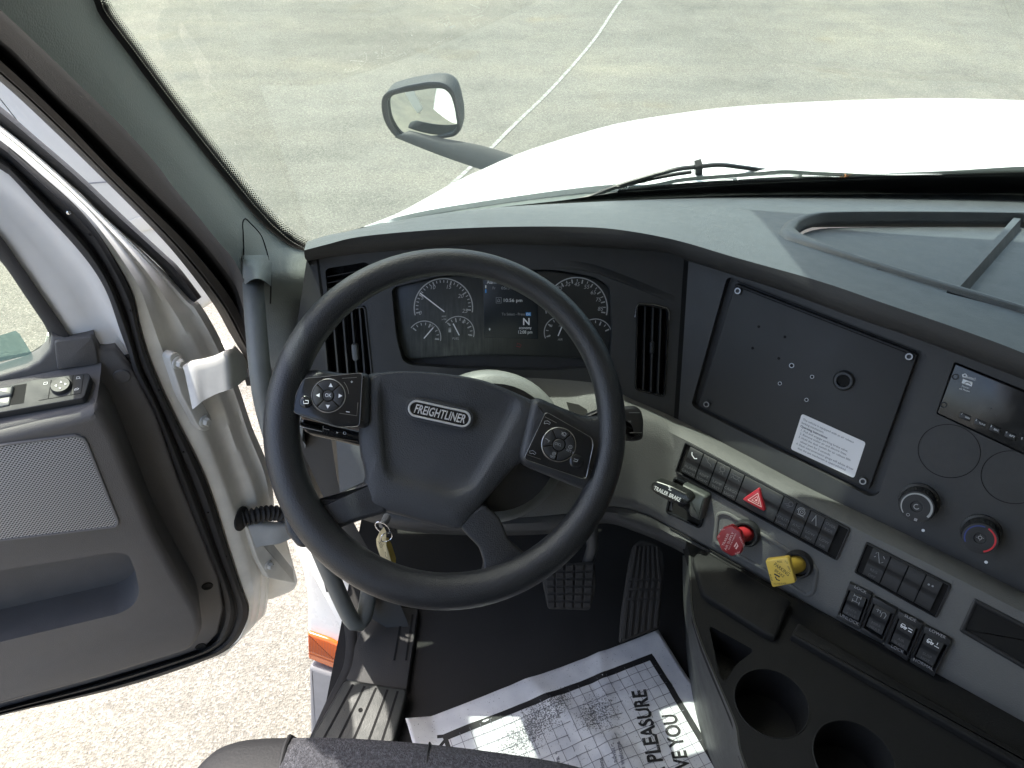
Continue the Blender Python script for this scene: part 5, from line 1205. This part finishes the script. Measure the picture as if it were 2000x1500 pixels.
# ------------------------------------------------------------------ DRIVER'S SEAT
def mat_fabric():
    m, N, L, b = nodes('seat_fabric'); tc = nd(N, 'ShaderNodeTexCoord')
    v = nd(N, 'ShaderNodeTexVoronoi'); v.inputs['Scale'].default_value = 520; L.new(tc.outputs['Object'], v.inputs['Vector'])
    n = nd(N, 'ShaderNodeTexNoise'); n.inputs['Scale'].default_value = 300; n.inputs['Detail'].default_value = 3; L.new(tc.outputs['Object'], n.inputs['Vector'])
    r = ramp(N, [(.35, (.03, .03, .036)), (.55, (.055, .056, .066)), (.75, (.10, .10, .115))]); L.new(n.outputs[0], r.inputs[0]); L.new(r.outputs[0], b.inputs['Base Color']); b.inputs['Roughness'].default_value = .95
    bp = nd(N, 'ShaderNodeBump'); bp.inputs['Strength'].default_value = .6; bp.inputs['Distance'].default_value = .002; L.new(v.outputs['Distance'], bp.inputs['Height']); L.new(bp.outputs[0], b.inputs['Normal']); return m
seat = thing('driver_seat', "dark grey woven driver's seat cushion with a black side bolster", 'seat', Z(830, 1500, 1.45))
SE = [(372, 1515), (395, 1490), (425, 1466), (470, 1451), (520, 1446), (564, 1445)]
SC_ = [(564, 1445), (640, 1445), (730, 1449), (850, 1459), (960, 1472), (1060, 1487), (1130, 1502), (1200, 1525)]
SZ = 1.66; SE = [(x, y - 20) for x, y in SE]; SC_ = [(x, y - 20) for x, y in SC_]
def seatpart(name, E, n, mat):
    e = [Z(q.x, q.y, SZ) for q in rs([(x, y, 0) for x, y in E], n)]
    rows = [[p + Vector((0, .005, -.26)) for p in e], [p + Vector((0, .012, -.12)) for p in e], [p + Vector((0, .008, -.045)) for p in e], [p + Vector((0, -.004, -.012)) for p in e], [p + Vector((0, -.02, .0)) for p in e],
            [p + Vector((0, -.05, .006)) for p in e], [p + Vector((0, -.12, .004)) for p in e], [Vector((p.x, -.30, SZ - .01)) for p in e], [Vector((p.x, -.32, SZ - .2)) for p in e]]
    return obj(name, MB().loft(rows), mat, seat, smooth=80)
seatpart('bolster', SE, 24, mk('bolster_vinyl', (.012, .012, .014), .7, bump=(300, .3, 'n')))
cu = seatpart('cushion', SC_, 40, mat_fabric())
sq = [Z(x, y, SZ) for x, y in ((564, 1425),)][0]
obj('piping', MB().tube([sq + Vector((0, .008, -.045)), sq + Vector((0, -.003, -.011)), sq + Vector((0, -.02, .001)), sq + Vector((0, -.12, .005)), sq + Vector((0, -.30, -.008))], .003, 8), M_blk, cu)
sm = Z(838, 1437, SZ); obj('seam', MB().tube([sm + Vector((0, .012, -.10)), sm + Vector((0, .008, -.045)), sm + Vector((0, -.003, -.011)), sm + Vector((0, -.02, .001)), sm + Vector((0, -.14, .005))], .0012, 6), M_blk, cu)

# ------------------------------------------------------------------ OPEN DRIVER'S DOOR
drF = Fr((-.573, .93, 1.08), (.389, -.921, 0), Vector((.921, .389, 0)))
door = thing('cab_door', 'open white cab door with dark grey inner trim, speaker grille and black seals', 'door', drF.mat())
dp = lambda x, y, h: drF.p(x, y, h)
trim = [(-300, 790), (0, 734), (52, 719), (75, 706), (95, 684), (99, 668), (100, 656), (138, 662), (183, 655), (187, 667), (196, 681), (225, 682), (262, 728), (303, 805), (348, 934), (371, 990), (400, 1060), (428, 1130), (437, 1190), (426, 1238), (402, 1264), (350, 1284), (175, 1336), (0, 1385), (-300, 1465)]
SHL = [(-300, 770), (0, 728), (60, 716), (90, 696), (98, 662), (140, 664), (190, 658), (230, 690), (296, 715), (333, 798), (388, 905), (416, 975), (446, 1072), (472, 1150), (484, 1190), (472, 1230), (448, 1261), (404, 1286), (245, 1338), (0, 1395), (-300, 1475)]
mb = MB(); mb.plate(drF, drF.poly(SHL, -.010), -.05, -.010); obj('door_shell', mb, M_rubber, door, smooth=0)
mb = MB(); mb.plate(drF, drF.poly(trim, .004), -.03, .004, .006, 3); dtrim = obj('trim_panel', mb, M_door, door, smooth=40)
BH = .085
bul = [(-300, 914), (0, 848), (150, 812), (188, 797), (205, 812), (226, 850), (282, 990), (302, 1040), (350, 1128), (390, 1198), (398, 1235), (376, 1272), (180, 1333), (-300, 1462)]
pocket = [(-300, 1185), (0, 1114), (225, 1078), (252, 1083), (266, 1120), (273, 1158), (262, 1182), (235, 1198), (0, 1254), (-300, 1325)]
o = rnd(drF.poly(bul, BH), .02, 6)
mb = MB(); mb.plate(drF, o, 0, BH, .016, 4, holes=[(rnd(drF.poly(pocket, BH), .025, 6), .07)]); obj('armrest_panel', mb, M_door, door, smooth=50)
# speaker grille
def mat_grille():
    m, N, L, b = nodes('speaker_mesh'); tc = nd(N, 'ShaderNodeTexCoord')
    mp = nd(N, 'ShaderNodeMapping'); mp.inputs['Scale'].default_value = (1, 1, 0); mp.inputs['Rotation'].default_value = (0, 0, rad(45)); L.new(tc.outputs['Object'], mp.inputs[0])
    v = nd(N, 'ShaderNodeTexVoronoi'); v.inputs['Scale'].default_value = 260; v.inputs['Randomness'].default_value = 0; L.new(mp.outputs[0], v.inputs['Vector'])
    r = ramp(N, [(.32, (.012, .012, .013)), (.42, (.42, .42, .425))]); L.new(v.outputs['Distance'], r.inputs[0]); L.new(r.outputs[0], b.inputs['Base Color']); b.inputs['Roughness'].default_value = .55
    return m
sg = [(-300, 940), (0, 866), (148, 847), (166, 853), (172, 862), (234, 1018), (228, 1029), (0, 1056), (-300, 1110)]
o = rnd(drF.poly(sg, BH), .01, 5)
gr = obj('speaker_grille', MB().plate(drF, inset(ccw(o), .004), BH - .01, BH + .002, .001), mat_grille(), door)
obj('grille_frame', MB().ring(drF, ccw(o), inset(ccw(o), .005), BH - .004, BH + .003, .0015), M_grey_d2, gr)
# upper cover at the sill corner
mb = MB(); mb.plate(drF, rnd(drF.poly([(106, 668), (138, 664), (181, 658), (188, 684), (192, 712), (150, 718), (112, 724)], .010), .005), 0, .010, .003, 2); obj('corner_cover', mb, M_door, door, smooth=25)
f = Fr(dp(238, 734, .004), drF.n); obj('plug', MB().lathe(f, (0, 0), [(.0125, 0), (.0125, .0015), (.011, .003), (.002, .0034)], 28), M_door, dtrim)
for x, y in ((405, 1145), (392, 1263)):
    f = Fr(dp(x, y, .0045), drF.n); obj('screw_recess', MB().lathe(f, (0, 0), [(.011, 0), (.010, .0014), (.0075, .001), (.006, .0002)], 24), M_void, dtrim)
# switch panel on top of the armrest
ea = dp(0, 834, BH - .003); eb = dp(150, 799, BH - .003); ec = dp(75, 733, .010)
leF = Fr(dp(75, 816, BH - .003), (eb - ea).cross(ec - ea), eb - ea)
fr_ = [dp(x, y, BH - .010) for x, y in ((-300, 908), (0, 842), (150, 807), (187, 798))]; bk_ = [dp(x, y, .006) for x, y in ((-300, 800), (0, 745), (120, 722), (198, 708))]
mid_ = [[p.lerp(q, f) + leF.n * o for p, q in zip(fr_, bk_)] for f, o in ((.08, .004), (.2, .0), (.5, -.002), (.85, -.002))]
obj('armrest_ledge', MB().loft([[p - drF.n * .02 - drF.ey * .01 for p in fr_], fr_] + mid_ + [bk_]), M_door, door, smooth=60)
swp = [(-120, 784), (0, 757), (60, 742), (172, 728), (177, 736), (164, 777), (0, 806), (-120, 830)]
spn = obj('switch_panel', MB().plate(leF, rnd(leF.poly(swp, .003), .006), -.01, .003, .0015), mk('switch_panel_black', (.022, .024, .027), .6, bump=(900, .1, 'v'), var=.1), door)
f = Fr(leF.p(120, 755, .003), leF.n); R = leF.px2l(120, 755, 38, .003) / 2
obj('mirror_knob', MB().lathe(f, (0, 0), [(R * 1.08, 0), (R * 1.04, .004), (R * .95, .006), (R * .4, .0055)], 32), M_sw, spn)
mb = MB(); hk = .0096
for c, d in (((119, 746), (0, -1)), ((128, 750), (1, 0)), ((109, 753), (-1, 0)), ((117, 758), (0, 1))):
    mb.flat(leF, leF.poly([(c[0] + d[0] * 2.2, c[1] + d[1] * 2.2), (c[0] + d[1] * 2.2 - d[0] * 1.5, c[1] - d[0] * 2.2 - d[1] * 1.5), (c[0] - d[1] * 2.2 - d[0] * 1.5, c[1] + d[0] * 2.2 - d[1] * 1.5)], hk), hk)
h3 = .0034
mb.pstroke(leF, [(86, 747), (93, 746), (92, 750), (85, 751)], .9, h3, True); mb.pstroke(leF, [(149, 740), (157, 739), (155, 736), (150, 736)], 1, h3, True); mb.pstroke(leF, [(145, 762), (152, 761), (154, 758)], 1, h3); mb.pstroke(leF, [(145, 762), (147, 759), (152, 758)], 1, h3)
obj('icon', mb, M_wht, spn, smooth=0)
mb = MB(); mb.pstroke(leF, [(100, 742), (94, 779)], 1.4, h3); mb.pstroke(leF, [(143, 733), (138, 771), (158, 768), (163, 732)], 1.2, h3); mb.pstroke(leF, [(75, 782), (158, 768)], 1.2, h3); mb.flat(leF, leF.poly([(27, 753), (52, 749), (46, 787), (20, 791)], h3), h3); obj('panel_gap', mb, M_void, spn, smooth=0)
mb = MB(); mb.plate(leF, rnd(leF.poly([(-14, 758), (26, 752), (22, 771), (-16, 777)], .008), .002), 0, .008, .003); mb.plate(leF, rnd(leF.poly([(-16, 778), (22, 772), (18, 791), (-18, 798)], .005), .002), 0, .005, .002); obj('window_switch', mb, mk('switch_grey', (.075, .082, .085), .4), spn)
# white frame round the window
def drow(pts, h, n=60, hs=None):
    q = rs([(x, y, 0) for x, y in pts], n)
    return [dp(p.x, p.y, h if hs is None else hs(i / (n - 1))) for i, p in enumerate(q)]
FO = [(-160, 205), (0, 310), (21, 325), (92, 385), (158, 455), (198, 505), (226, 560), (250, 640), (268, 700), (280, 742)]
FI = [(-160, 362), (-70, 418), (-12, 470), (28, 525), (70, 586), (100, 626), (130, 672), (185, 680), (228, 700), (256, 742)]
fr0 = drow(FO, -.014); fr3 = drow(FI, -.018)
mid = [[a.lerp(b, f) + drF.n * h for a, b in zip(fr0, fr3)] for f, h in ((.12, .004), (.25, .000), (.4, -.004), (.55, .003), (.7, .008), (.85, .010), (.95, .006))]
obj('window_frame', MB().loft([fr0] + mid + [fr3]), M_jambw, door, smooth=70)
SI = [(-160, 390), (-60, 455), (0, 509), (48, 577), (63, 599), (84, 630), (100, 660)]
FI2 = [(-160, 346), (-60, 401), (0, 460), (40, 516), (82, 577), (110, 617), (141, 664)]
s0 = drow(FI2, .0); s1 = drow(SI, -.012); obj('window_seal', MB().loft([drow(FI2, -.015), s0] + [[a.lerp(b, f) + drF.n * .006 * math.sin(math.pi * f) for a, b in zip(s0, s1)] for f in (.2, .5, .8)] + [s1, drow(SI, -.03)]), M_rubber, door, smooth=60)
gp = [(-320, 150), (-160, 380), (0, 500), (50, 568), (102, 645), (112, 690), (60, 725), (0, 738), (-320, 800)]
wg = obj('window_glass', MB().plate(drF, drF.poly(gp, -.03), -.034, -.030), M_sideglass, door, smooth=0)
mb = MB(); mb.flat(drF, drF.poly([(-80, 675), (0, 655), (30, 646), (38, 652), (62, 690), (56, 694), (0, 706), (-80, 722)], -.029), -.029)
m_, N_, L_2, b_ = nodes('teal_film'); tr2 = nd(N_, 'ShaderNodeBsdfTransparent'); tr2.inputs[0].default_value = (.45, .62, .60, 1); df = nd(N_, 'ShaderNodeBsdfDiffuse'); df.inputs[0].default_value = (.30, .45, .45, 1); mx = nd(N_, 'ShaderNodeMixShader'); mx.inputs[0].default_value = .35; L_2.new(tr2.outputs[0], mx.inputs[1]); L_2.new(df.outputs[0], mx.inputs[2]); L_2.new(mx.outputs[0], N_['Material Output'].inputs[0])
obj('window_sticker', mb, m_, wg, smooth=0)
mb = MB(); mb.tube([dp(q.x, q.y, -.045) for q in rs([(-160, 748, 0), (0, 720, 0), (60, 701, 0), (92, 680, 0), (100, 655, 0)], 30)], .006, 10); obj('glass_channel', mb, mk('channel_pale', (.45, .47, .42), .4), door)
# black double seal round the door
SI_ = [(-160, 222), (0, 330), (21, 345), (80, 409), (144, 478), (184, 529), (211, 578), (234, 645), (252, 693), (264, 732), (305, 812), (350, 936), (371, 992), (402, 1070), (430, 1138), (440, 1194), (428, 1241), (404, 1265), (350, 1286), (175, 1339), (0, 1387), (-200, 1440)]
SO_ = [(-160, 162), (0, 273), (21, 290), (80, 340), (141, 393), (184, 442), (224, 505), (258, 570), (272, 635), (293, 705), (333, 798), (388, 905), (416, 975), (446, 1072), (472, 1150), (486, 1190), (474, 1232), (450, 1263), (406, 1288), (245, 1341), (0, 1398), (-200, 1452)]
NS = 200
def par(P, n=NS):                                              # keep the numbered points of two lines opposite each other
    out = []; q = [Vector((x, y, 0)) for x, y in P]; k = len(q) - 1
    for i in range(n):
        t = i / (n - 1) * k; j = min(k - 1, int(t)); f = t - j
        p0, p1, p2, p3 = q[max(0, j - 1)], q[j], q[j + 1], q[min(k, j + 2)]
        out.append(.5 * (2 * p1 + (p2 - p0) * f + (2 * p0 - 5 * p1 + 4 * p2 - p3) * f * f + (3 * p1 - p0 - 3 * p2 + p3) * f ** 3))
    return out
a_, b_2 = par(SI_), par(SO_); rows = []
for f, h in ((0, -.004), (.06, .012), (.22, .017), (.36, .012), (.42, .001), (.5, .001), (.55, .008), (.75, .014), (.92, .007), (1, -.014)): rows.append([dp(*(p.lerp(q, f))[:2], h) for p, q in zip(a_, b_2)])
dseal = obj('door_seal', MB().loft(rows), M_rubber, door, smooth=50)
for x, y in ((176, 458), (256, 606), (310, 762), (358, 883), (406, 1001), (442, 1087)): obj('seal_vent', MB().lathe(Fr(dp(x, y, .0125), drF.n), (0, 0), [(.0022, 0), (.0018, .0012)], 10), M_void, dseal)
f = Fr(dp(134, 415, .016), drF.n); obj('clip', MB().lathe(f, (0, 0), [(.0025, -.002), (.0028, .001), (.001, .002)], 10), M_chrome, dseal)
# white painted jamb beyond the seal
JI = [(-160, 165), (0, 275), (80, 342), (141, 396), (184, 446), (224, 508), (258, 574), (272, 640), (293, 710), (333, 802), (388, 910), (416, 980), (446, 1076), (472, 1154), (485, 1192), (474, 1236), (450, 1266), (406, 1290)]
JO = [(-160, 135), (0, 244), (109, 334), (160, 382), (208, 426), (270, 482), (320, 530), (372, 582), (392, 596), (433, 668), (467, 758), (492, 833), (526, 919), (536, 1010), (528, 1080), (521, 1185), (500, 1217), (440, 1280)]
a_, b_2 = par(JI, 120), par(JO, 120); rows = []
for f, h in ((0, -.012), (.04, -.004), (.24, -.008), (.30, -.016), (.38, -.030), (.46, -.040), (.55, -.046), (.64, -.046), (.70, -.052), (.78, -.066), (.86, -.074), (.91, -.074), (1, -.095)): rows.append([dp(*(p.lerp(q, f))[:2], h) for p, q in zip(a_, b_2)])
rows.append([p - drF.n * .03 - drF.ex * .02 for p in rows[-1]])
obj('door_jamb', MB().loft(rows), M_jamb, door, smooth=45)
obj('outer_panel', MB().plate(drF, drF.poly([(x - 6, y - 10) if x > 0 else (x, y) for x, y in SHL], -.17), -.175, -.165), M_white, door, smooth=0)
obj('outer_skin', MB().plate(drF, rnd(drF.poly([(480, 1000), (556, 1040), (582, 1138), (574, 1154), (524, 1174), (500, 1150)], -.12), .01), -.14, -.12, .004), M_jamb, door)
UB = [(-160, 85), (0, 207), (67, 264), (154, 339), (240, 420), (320, 494), (350, 522), (394, 580)]; LB = [(-160, 132), (0, 249), (80, 312), (150, 372), (208, 428), (290, 500), (328, 540), (370, 598)]
a_, b_2 = par(UB, 60), par(LB, 60); rows = []
for f, h in ((0, -.12), (.05, -.095), (.3, -.085), (.6, -.088), (.9, -.092), (1, -.11)): rows.append([dp(*(p.lerp(q, f))[:2], h) for p, q in zip(a_, b_2)])
obj('outer_seal', MB().loft(rows), mk('outer_rubber', (.050, .050, .054), .7, bump=(200, .3, 'n'), var=.2), door, smooth=60)
# hinges
def hinge(base, off, top, bot, dep, bolts, ring=None):
    t0 = (dp(base[0][0], base[0][1], off) - EYE).dot(FW)
    hF = Fr(dp(*base[0], off), (drF.n * .75 + drF.ex * .66))
    h = obj('hinge', MB().plate(hF, rnd(hF.poly(base), .006), -.012, .004, .002), M_hinge_shade, door)
    T = rs([(x, y, d) for (x, y), d in zip(top, dep)], 24); Bo = rs([(x, y, d) for (x, y), d in zip(bot, dep)], 24)
    r0 = [D(q.x, q.y, t0 + q.z) for q in T]; r1 = [D(q.x, q.y, t0 + q.z + .004) for q in Bo]
    rows = [[p + Vector((-.006, .014, 0)) for p in r0], [p + Vector((-.003, .004, .003)) for p in r0], r0] + [[a.lerp(b, k / 6) for a, b in zip(r0, r1)] for k in range(1, 6)] + [r1, [p + Vector((-.004, .012, 0)) for p in r1]]
    obj('strap', MB().loft(rows), M_hinge_shade, h, smooth=50)
    if ring: obj('knuckle', MB().plate(hF, rnd(hF.poly(ring, -.06), .008), -.10, -.06, .006), M_hinge_shade, h)
    for x, y in bolts:
        f = Fr(hF.p(x, y, .004), hF.n); obj('bolt', MB().lathe(f, (0, 0), [(.011, 0), (.011, .002), (.009, .003)], 20).lathe(f, (0, 0), [(.0075, .003), (.0075, .009), (.006, .0105)], 6), M_hinge_shade, h, smooth=25)
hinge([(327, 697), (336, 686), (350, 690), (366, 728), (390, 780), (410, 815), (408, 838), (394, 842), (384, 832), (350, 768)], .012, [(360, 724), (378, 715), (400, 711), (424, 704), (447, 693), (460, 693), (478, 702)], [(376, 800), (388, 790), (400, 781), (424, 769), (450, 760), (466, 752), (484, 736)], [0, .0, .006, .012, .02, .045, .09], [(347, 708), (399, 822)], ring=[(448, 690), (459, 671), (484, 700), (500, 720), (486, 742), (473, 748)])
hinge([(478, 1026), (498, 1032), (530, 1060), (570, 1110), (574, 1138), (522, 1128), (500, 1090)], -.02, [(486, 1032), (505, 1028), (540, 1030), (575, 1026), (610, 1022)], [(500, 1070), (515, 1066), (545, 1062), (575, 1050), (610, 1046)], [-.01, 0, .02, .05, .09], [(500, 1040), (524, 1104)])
# wiring boot between door and cab
t0 = (dp(480, 1012, -.07) - EYE).dot(FW) - .07
pth = rs([(474, 1013, 0), (500, 1006, .01), (530, 1002, .03), (556, 1006, .05), (585, 1022, .09), (610, 1040, .13)], 90)
boot = tag(obj('wiring_boot', MB().tube([D(q.x, q.y, t0 + q.z) for q in pth], [.0135 + .0028 * math.sin(i * 1.15) for i in range(90)], 18), M_rubber, door, smooth=80))
f = Fr(D(472, 1013, t0), (.97, -.22, .02)); obj('boot_flange', MB().lathe(f, (0, 0), [(.024, -.002), (.024, .001), (.017, .002), (.014, .004)], 28), M_rubber, boot)
# door mirror housing seen through the gap between door and pillar
mF = Fr(D(230, 380, 1.95), -ray(230, 380))
sm_ = thing('side_mirror', 'white painted side mirror housing glimpsed between the door edge and the pillar', 'mirror', mF.mat())
mo = [(-260, -140), (40, 20), (260, 240), (470, 560), (410, 596), (372, 622), (200, 480), (0, 270), (-260, 130)]
obj('housing', MB().plate(mF, rnd(mF.poly(mo), .03), -.12, 0, .02, 4), mk('mirror_paint_shade', (.46, .45, .41), .5, var=.08, vscale=5), sm_)  # white housing greyed in its colour to imitate shade
mb = MB(); mb.pstroke(mF, [(150, 358), (176, 358), (215, 355)], 3, .001); obj('seam', mb, M_fair, sm_, smooth=0)
mb = MB(); mb.plate(mF, mF.poly([(230, 440), (264, 426), (300, 420), (330, 445), (296, 448), (262, 456)], .004), 0, .004, .002); obj('cover', mb, mk('beige_cover', (.50, .48, .42), .5), sm_)

# ------------------------------------------------------------------ OUTSIDE THE WINDSCREEN: hood mirror, wiper, leaf
mp_ = D(822, 218, 2.32)
tocam = (EYE - mp_).normalized(); tgt = (Vector((-2.6, .9, 0)) - mp_).normalized()
hmF = Fr(mp_, tocam * .55 + tgt * .45)
hm = thing('hood_mirror', 'black-framed convex hood mirror on a dark arm above the parking lot', 'mirror', hmF.mat())
ho = [(745, 212), (746, 190), (757, 178), (790, 168), (840, 159), (866, 161), (884, 174), (893, 200), (900, 235), (900, 254), (890, 266), (860, 271), (800, 274), (775, 270), (762, 256), (750, 235)]
oo = rnd(hmF.poly(ho), .02, 4)
big = [(a * 1.02, b * 1.05 + .006) for a, b in oo]
mb = MB(); k = ccw(oo); rows = [[hmF.w(a, b, 0) for a, b in k]]
cx_ = sum(a for a, b in k) / len(k); cy_ = sum(b for a, b in k) / len(k)
for s, h in ((1.0, -.012), (.97, -.04), (.85, -.075), (.5, -.10), (.1, -.105)): rows.append([hmF.w(cx_ + (a - cx_) * s, cy_ + (b - cy_) * s + .012 * (1 if h < -.02 else 0), h) for a, b in k])
mb.loft(rows, closed=True); obj('housing', mb, mk('mirror_shell', (.045, .049, .049), .6, var=.1), hm, smooth=60)
gi = rnd(hmF.poly([(757, 214), (756, 194), (766, 186), (790, 180), (845, 172), (868, 173), (880, 184), (887, 205), (893, 236), (892, 250), (884, 260), (855, 266), (800, 268), (780, 264), (770, 252), (760, 232)]), .014, 4)
k2 = ccw(gi)
def rsm(p, n=64): q = rs([(a, b, 0) for a, b in p], n, True); return [(v.x, v.y) for v in q]
k1, k2 = rsm(ccw(oo)), rsm(k2)
obj('mirror_bezel', MB().ring(hmF, k1, k2, -.006, .004, .003), M_black, hm)
RC = .55
rows = []
for s in (1.0, .85, .7, .55, .4, .25, .1, .02):
    row = []
    for a, b in k2:
        x = cx_ + (a - cx_) * s; y = cy_ + (b - cy_) * s; row.append(hmF.w(x, y, -.004 + (math.sqrt(max(0, RC * RC - (x - cx_) ** 2 - (y - cy_) ** 2)) - RC) + .008))
    rows.append(row)
obj('mirror_glass', MB().loft(rows, closed=True), mk('mirror_silver', (.82, .86, .84), .02, metal=1), hm, smooth=89)
arm = [[D(x, y, t) for x, y, t in r] for r in ([(770, 268, 2.36), (850, 300, 2.33), (930, 328, 2.28), (1010, 352, 2.22), (1080, 372, 2.16)], [(800, 255, 2.34), (865, 270, 2.31), (940, 284, 2.26), (1020, 308, 2.2), (1090, 330, 2.14)])]
r0, r1 = [rs(r, 24) for r in arm]; dn = (EYE - mp_).normalized()
rows = [r0, [p.lerp(q, .15) + dn * .006 for p, q in zip(r0, r1)], [p.lerp(q, .5) + dn * .010 for p, q in zip(r0, r1)], [p.lerp(q, .85) + dn * .006 for p, q in zip(r0, r1)], r1, [p.lerp(q, .5) - dn * .03 for p, q in zip(r0, r1)]]
obj('arm', MB().loft([[r[i] for r in rows] for i in range(24)], closed=True, caps=True), mk('arm_grey', (.040, .043, .044), .6), hm, smooth=70)
# wiper
wp = thing('windshield_wiper', 'silver-framed wiper with a black arm resting along the bottom of the windscreen', 'wiper', G(1520, 345, -.03))
def wt(pts, r, off=-.03, n=8): return MB().tube([G(q.x, q.y, off) for q in rs([(x, y, 0) for x, y in pts], 40)], r, n)
obj('arm', wt([(1085, 402), (1150, 385), (1200, 366), (1260, 347), (1320, 331), (1362, 326), (1405, 322), (1450, 327), (1492, 333)], .0048, -.045), M_black, wp)
obj('arm_clip', MB().tube([G(1364, 318, -.05), G(1364, 340, -.05)], .010, 4), M_black, wp, smooth=0)
obj('hose', wt([(1205, 366), (1260, 352), (1310, 342), (1350, 336)], .004, -.042), M_black, wp)
obj('blade_rubber', wt([(1140, 388), (1210, 375), (1300, 363), (1400, 356), (1520, 351), (1700, 346), (1840, 346)], .0020, -.02), M_black, wp)
obj('blade_frame', wt([(1225, 367), (1280, 360), (1330, 350), (1400, 344), (1480, 338), (1530, 334), (1580, 337), (1650, 340), (1735, 344), (1800, 344), (1838, 345)], .0062, -.034, 4), M_silver, wp, smooth=0)
obj('blade_yoke', wt([(1228, 370), (1300, 362), (1400, 354), (1430, 354)], .005, -.030, 4), M_silver, wp, smooth=0)
obj('blade_yoke', wt([(1440, 352), (1520, 347), (1600, 346), (1640, 348)], .005, -.030, 4), M_silver, wp, smooth=0)
wF = Fr(G(1523, 342, -.045), -ray(1523, 342))
mb = MB(); mb.plate(wF, rnd(wF.poly([(1478, 345), (1488, 334), (1530, 331), (1558, 333), (1568, 340), (1566, 352), (1530, 352), (1528, 345), (1500, 346), (1494, 352), (1476, 352)]), .003), -.006, .006, .002); br_ = obj('center_bracket', mb, M_silver, wp)
mb = MB()
for x in (1511, 1523, 1533): mb.flat(wF, circ(wF.l(x, 337, .0064), .0028, 12), .0064)
obj('bracket_hole', mb, M_fair, br_)
lfF = Fr(G(1650, 346, -.012), (-.3, -.8, .5))
mb = MB(); q = lfF.poly([(1638, 352), (1642, 343), (1648, 346), (1650, 338), (1655, 343), (1664, 338), (1657, 347), (1656, 353), (1648, 351)]); mb.add([lfF.w(a, b, .003 * math.sin(i * 2)) for i, (a, b) in enumerate(q)], [tuple(range(len(q)))])
tag(obj('dry_leaf', mb, M_leaf, solid=.0008), 'small curled brown leaf caught on the wiper', 'leaf')
